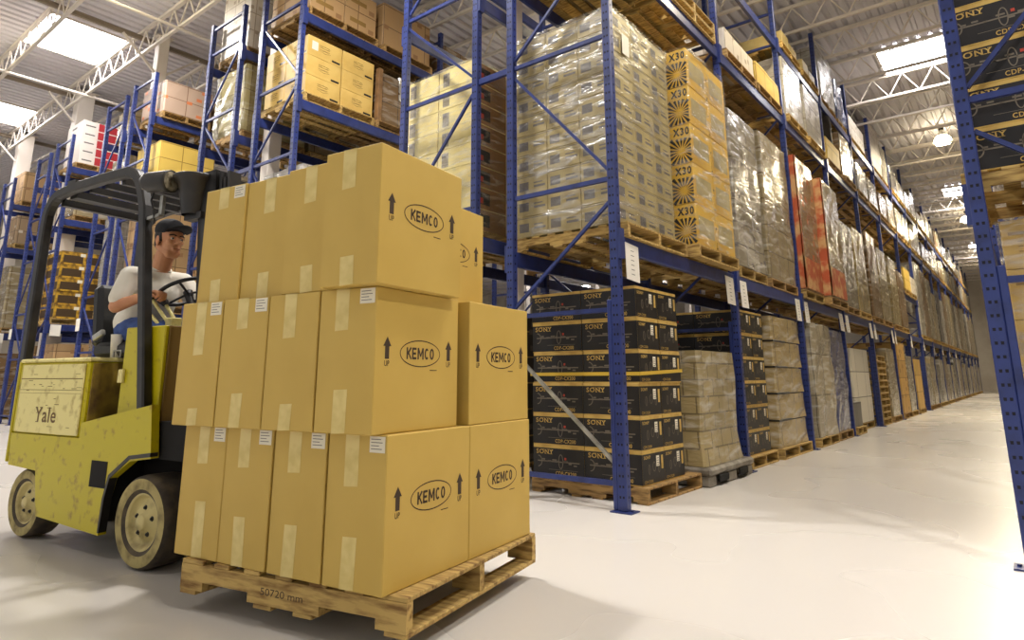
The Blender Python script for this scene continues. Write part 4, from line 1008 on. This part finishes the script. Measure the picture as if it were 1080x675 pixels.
# mast, carriage, forks
def tilt(b):
    b.v = [(v[0] - max(0, v[2] - .12) * .115, v[1], v[2]) for v in b.v]; return b
b = MB()
for b0 in (.32, .84):
    FB(b, 1.60, 1.57, b0, b0 + .09, .06, 2.22); FB(b, 1.47, 1.44, b0, b0 + .09, .06, 2.22); FB(b, 1.60, 1.44, b0 + (.0 if b0 < .5 else .075), b0 + (.015 if b0 < .5 else .09), .06, 2.22)
for z in (.2, 1.0, 2.14): FB(b, 1.61, 1.585, .32, .93, z, z + .08)
tilt(b).build('mast_outer_rail', BLKM, truck)
b = MB()
for b0 in (.335, .835):
    FB(b, 1.43, 1.405, b0, b0 + .08, .2, 2.2); FB(b, 1.355, 1.335, b0, b0 + .08, .2, 2.2); FB(b, 1.43, 1.34, b0 + .02, b0 + .035, .2, 2.2)
for z in (.3, 1.2, 2.1): FB(b, 1.40, 1.375, .34, .91, z, z + .07)
tilt(b).build('mast_inner_rail', BLKM, truck)
for bb in (.47, .78): tilt(MB().tube([F(1.53, bb, .1), F(1.53, bb, 1.5)], .045, 12).tube([F(1.53, bb, 1.5), F(1.53, bb, 2.1)], .028, 10)).build('lift_cylinder', BLKM, truck)
b = MB(); b.lathe(F(1.87, .33, 1.96), (0, 0, 1), [(0, .07), (.06, .08), (.14, .095), (.19, .11), (.215, .13), (.235, .138), (.242, .13), (.242, .0)], 28); b.build('mast_cowl', BLKM, truck)
b = MB(); FB(b, 1.92, 1.76, .30, .36, 1.93, 1.97); b.build('cowl_stay', BLKM, truck)
b = MB()
for z in (.14, .5): FB(b, 1.325, 1.285, .16, 1.0, z, z + .07, 0, .004)
for k in range(6): FB(b, 1.315, 1.295, .2 + k * .146, .23 + k * .146, .2, 1.2)
FB(b, 1.32, 1.29, .19, .97, 1.17, 1.22); b.build('load_carriage', BLKM, truck)
for bb in (.27, .80):
    b = MB(); FB(b, 1.33, .12, bb, bb + .09, .135, .171, 0, .004); FB(b, 1.329, 1.29, bb, bb + .09, .135, .6, 0, .004); b.build('fork', BLKM, truck)
# cup
b = MB().lathe((0, 0, 0), (0, 0, 1), [(0, 0), (0, .027), (.14, .037), (.146, .039), (.148, .036), (.13, .034), (.01, .024), (.01, 0)], 24)
o = b.build('cup', mat('white_foam_cup', (226, 220, 206), .6), None, KP(2.61, .37, 1.1255) ); tag(o, "tall white cup standing on the truck hood below the driver's thigh", 'cup')

# ------------------------------------------------------------------ the driver
def ell(b, c, r, rot=None, n=20, m=14):
    c = Vector(c); vs = []
    for i in range(m + 1):
        t = PI * i / m
        for k in range(n):
            p = 2 * PI * k / n; v = Vector((r[0] * math.sin(t) * math.cos(p), r[1] * math.sin(t) * math.sin(p), r[2] * math.cos(t)))
            vs.append(c + (rot @ v if rot else v))
    return b.add(vs, [(i * n + k, (i + 1) * n + k, (i + 1) * n + (k + 1) % n, i * n + (k + 1) % n) for i in range(m) for k in range(n)], 0, True)
def cap(b, p, q, r1, r2):
    b.tube([p, q], [r1, r2], 16); ell(b, p, (r1,) * 3, None, 16, 10); ell(b, q, (r2,) * 3, None, 16, 10)
def remesh(b, name, m, vox, parent, smooth=4):
    me = b.mesh('tmp', m); bb = bmesh.new(); bb.from_mesh(me); bmesh.ops.remove_doubles(bb, verts=bb.verts, dist=1e-5); bmesh.ops.recalc_face_normals(bb, faces=bb.faces); bb.to_mesh(me); bb.free()
    o = bpy.data.objects.new('tmp', me); COL.objects.link(o)
    rm = o.modifiers.new('r', 'REMESH'); rm.mode = 'VOXEL'; rm.voxel_size = vox; rm.use_smooth_shade = True
    if smooth: sm = o.modifiers.new('s', 'SMOOTH'); sm.iterations = smooth; sm.factor = .5
    me2 = bpy.data.meshes.new_from_object(o.evaluated_get(bpy.context.evaluated_depsgraph_get())); me2.name = name
    bpy.data.objects.remove(o); bpy.data.meshes.remove(me)
    me2.materials.clear(); me2.materials.append(m)
    for p in me2.polygons: p.use_smooth = True
    return inst(name, me2, parent)
SKIN = mat('skin', (208, 150, 108), .5, 0, (196, 132, 92), 9)
SHIRT = mat('white_cotton', (236, 230, 216), .85, 0, (224, 216, 198), 5, .4, .7, .25, bscale=9)
JEAN = mat('blue_denim', (62, 88, 148), .85, 0, (48, 70, 124), 14)
HAIRM = mat('dark_brown_hair', (40, 28, 20), .6, 0, (24, 17, 13), 40)
CAPM = mat('black_cap_cloth', (20, 20, 24), .8)
SHOE = mat('dark_work_shoe', (52, 40, 30), .7)
driver = tag(empty('person', KP(2.58, .56, 1.23), KY), 'person in white t-shirt, jeans and black cap driving the lift truck', 'person')
O = F(2.58, .56, 1.23)
def D(a, b, z): return F(a, b, z) - O
J = dict(hipN=(2.64, .46, 1.31), hipF=(2.64, .64, 1.31), pel=(2.66, .55, 1.33), belly=(2.64, .55, 1.43), chest=(2.57, .55, 1.56), neckb=(2.53, .55, 1.68), neck=(2.48, .545, 1.79),
         shN=(2.545, .375, 1.645), elN=(2.545, .30, 1.445), wrN=(2.335, .365, 1.51), shF=(2.53, .725, 1.645), elF=(2.40, .80, 1.47), wrF=(2.29, .76, 1.60),
         knN=(2.22, .43, 1.275), anN=(2.16, .43, .83), knF=(2.22, .68, 1.275), anF=(2.16, .68, .83))
J = {k: D(*v) for k, v in J.items()}
# head frame: forward axis turned a little to the camera side
HY = -.05; HC = D(2.425, .535, 1.905)
HM = Matrix.Rotation(HY, 3, 'Z') @ Matrix.Rotation(.06, 3, 'Y')
def H(x, y, z): return HC + HM @ Vector((x, y, z))
def HR(): return HM
b = MB()
ell(b, H(-.005, 0, .035), (.098, .076, .088), HM)       # skull
ell(b, H(.03, 0, -.035), (.062, .058, .075), HM)        # face
cap(b, H(.045, -.022, -.098), H(.045, .022, -.098), .026, .026)   # chin
for s_ in (-1, 1):
    cap(b, H(.052, s_ * .03, -.088), H(-.02, s_ * .055, -.05), .022, .022)   # jaw
    ell(b, H(.066, s_ * .036, -.018), (.022, .022, .018), HM)     # cheek
    cap(b, H(.082, s_ * .012, .022), H(.07, s_ * .045, .02), .012, .010)     # brow
    ell(b, H(-.01, s_ * .076, -.008), (.022, .009, .034), HM)     # ear
cap(b, H(.09, 0, .014), H(.112, 0, -.022), .009, .014)   # nose
for s_ in (-1, 1): ell(b, H(.1, s_ * .011, -.027), (.012, .008, .008), HM)
cap(b, H(.088, -.018, -.058), H(.088, .018, -.058), .0085, .0085); cap(b, H(.086, -.014, -.07), H(.086, .014, -.07), .0085, .0085)
cap(b, J['neckb'], H(-.02, 0, -.05), .062, .056)
cap(b, J['pel'] + Vector((0, -.06, 0)), J['pel'] + Vector((0, .06, 0)), .1, .1); cap(b, J['belly'], J['chest'], .105, .115)
cap(b, J['shN'], J['shF'], .06, .06); cap(b, J['chest'], J['neckb'], .11, .06)
for s_ in 'NF':
    cap(b, J['sh' + s_], J['el' + s_], .052, .041); cap(b, J['el' + s_], J['wr' + s_], .041, .027)
    cap(b, J['hip' + s_], J['kn' + s_], .08, .058); cap(b, J['kn' + s_], J['an' + s_], .056, .042)
    cap(b, J['an' + s_], J['an' + s_] + Vector((.13, 0, -.04)), .04, .032)
def hand(b, w, d, up, grip):
    """palm beyond the wrist, four curled fingers, thumb off the side"""
    d = d.normalized(); n = (up - d * up.dot(d)).normalized(); s_ = d.cross(n)
    pc = w + d * .045
    for k in range(4): cap(b, w + s_ * (k - 1.5) * .008, w + d * .085 + s_ * (k - 1.5) * .019, .015, .0105)
    ls = (.036, .042, .039, .03)
    for k in range(4):
        p = w + d * .085 + s_ * (k - 1.5) * .02
        q = p + d * ls[k] * .8 - n * ls[k] * .55; r = q - n * ls[k] * .8 - d * ls[k] * .25; e = r - d * ls[k] * .6 - n * .004
        cap(b, p, q, .0098, .0092); cap(b, q, r, .0092, .0085); cap(b, r, e, .0085, .0075)
    p = w + d * .03 + s_ * grip * .03; q = p + d * .03 + s_ * grip * .024 - n * .014; r = q + d * .026 - n * .02 - s_ * grip * .004
    cap(b, p, q, .014, .011); cap(b, q, r, .011, .009)
hand(b, J['wrN'], D(2.24, .40, 1.535) - D(2.335, .365, 1.51), Vector((0, 0, 1)), 1)
hand(b, J['wrF'], D(2.2, .70, 1.625) - D(2.29, .76, 1.60), Vector((0, 0, 1)), -1)
body = remesh(b, 'body', SKIN, .0048, driver, 3)
for s_ in (-1, 1):
    e = ell(MB(), H(.083, s_ * .03, .004), (.010, .012, .0068), HM, 14, 10).build('eye', mat('eye_white', (214, 206, 196), .3), body)
    ell(MB(), H(.0925, s_ * .031, .004), (.003, .0055, .0055), HM, 12, 8).build('iris', SHADE, e)
    MB().tube([H(.097, s_ * .012, .024), H(.092, s_ * .032, .03), H(.078, s_ * .05, .024)], .0045, 6).build('eyebrow', HAIRM, body)
MB().tube([H(.0955, -.022, -.064), H(.0985, 0, -.0635), H(.0955, .022, -.064)], .003, 6).build('mouth', mat('lips', (150, 84, 66), .5), body)
b = MB(); ell(b, H(-.024, 0, .03), (.09, .083, .08), HM); ell(b, H(-.06, 0, -.02), (.045, .068, .06), HM)
for s_ in (-1, 1): cap(b, H(.012, s_ * .07, .03), H(.012, s_ * .072, -.01), .012, .008)
remesh(b, 'hair', HAIRM, .006, driver, 2)
b = MB(); ell(b, H(-.014, 0, .074), (.108, .09, .076), HM); ell(b, H(-.014, 0, .058), (.106, .09, .03), HM)
cp = remesh(b, 'cap', CAPM, .006, driver, 3)
vs = []; 
for lay, dz in ((0, .012), (1, .004)):
    for i in range(9):
        y = -.078 + .156 * i / 8; dr = 1 - (y / .08) ** 2
        for xx in (.06, .1 + .085 * max(0, dr) ** .6): vs.append(H(xx, y, .052 + dz - .01 * (y / .08) ** 2 + (xx - .06) * .22))
fs = []
for i in range(8):
    fs += [(2 * i, 2 * i + 1, 2 * i + 3, 2 * i + 2), (18 + 2 * i, 18 + 2 * i + 2, 18 + 2 * i + 3, 18 + 2 * i + 1), (2 * i + 1, 18 + 2 * i + 1, 18 + 2 * i + 3, 2 * i + 3)]
MB().add(vs, fs, 0, True).build('cap_brim', CAPM, cp)
b = MB(); cap(b, J['pel'] + Vector((.0, -.07, .03)), J['pel'] + Vector((.0, .07, .03)), .112, .112); cap(b, J['belly'] + Vector((0, -.05, 0)), J['chest'] + Vector((0, -.05, 0)), .118, .12); cap(b, J['belly'] + Vector((0, .05, 0)), J['chest'] + Vector((0, .05, 0)), .118, .12)
cap(b, J['shN'], J['shF'], .073, .073); cap(b, J['chest'], J['neckb'] + Vector((0, 0, -.02)), .125, .078)
for s_ in 'NF': cap(b, J['sh' + s_], J['sh' + s_].lerp(J['el' + s_], .72), .072, .066)
sh = remesh(b, 't_shirt', SHIRT, .007, driver, 4)
torus(MB(), J['neckb'] + Vector((.005, 0, .045)), (J['neck'] - J['neckb']), .066, .008).build('collar', SHIRT, sh)
b = MB(); cap(b, J['pel'] + Vector((0, -.06, -.01)), J['pel'] + Vector((0, .06, -.01)), .113, .113)
for s_ in 'NF': cap(b, J['hip' + s_], J['kn' + s_], .092, .07); cap(b, J['kn' + s_], J['an' + s_] + Vector((0, 0, .02)), .068, .058)
remesh(b, 'jeans', JEAN, .007, driver, 3)
for s_ in 'NF':
    b = MB(); cap(b, J['an' + s_] + Vector((-.02, 0, -.03)), J['an' + s_] + Vector((.15, 0, -.055)), .046, .04); remesh(b, 'shoe', SHOE, .007, driver, 2)
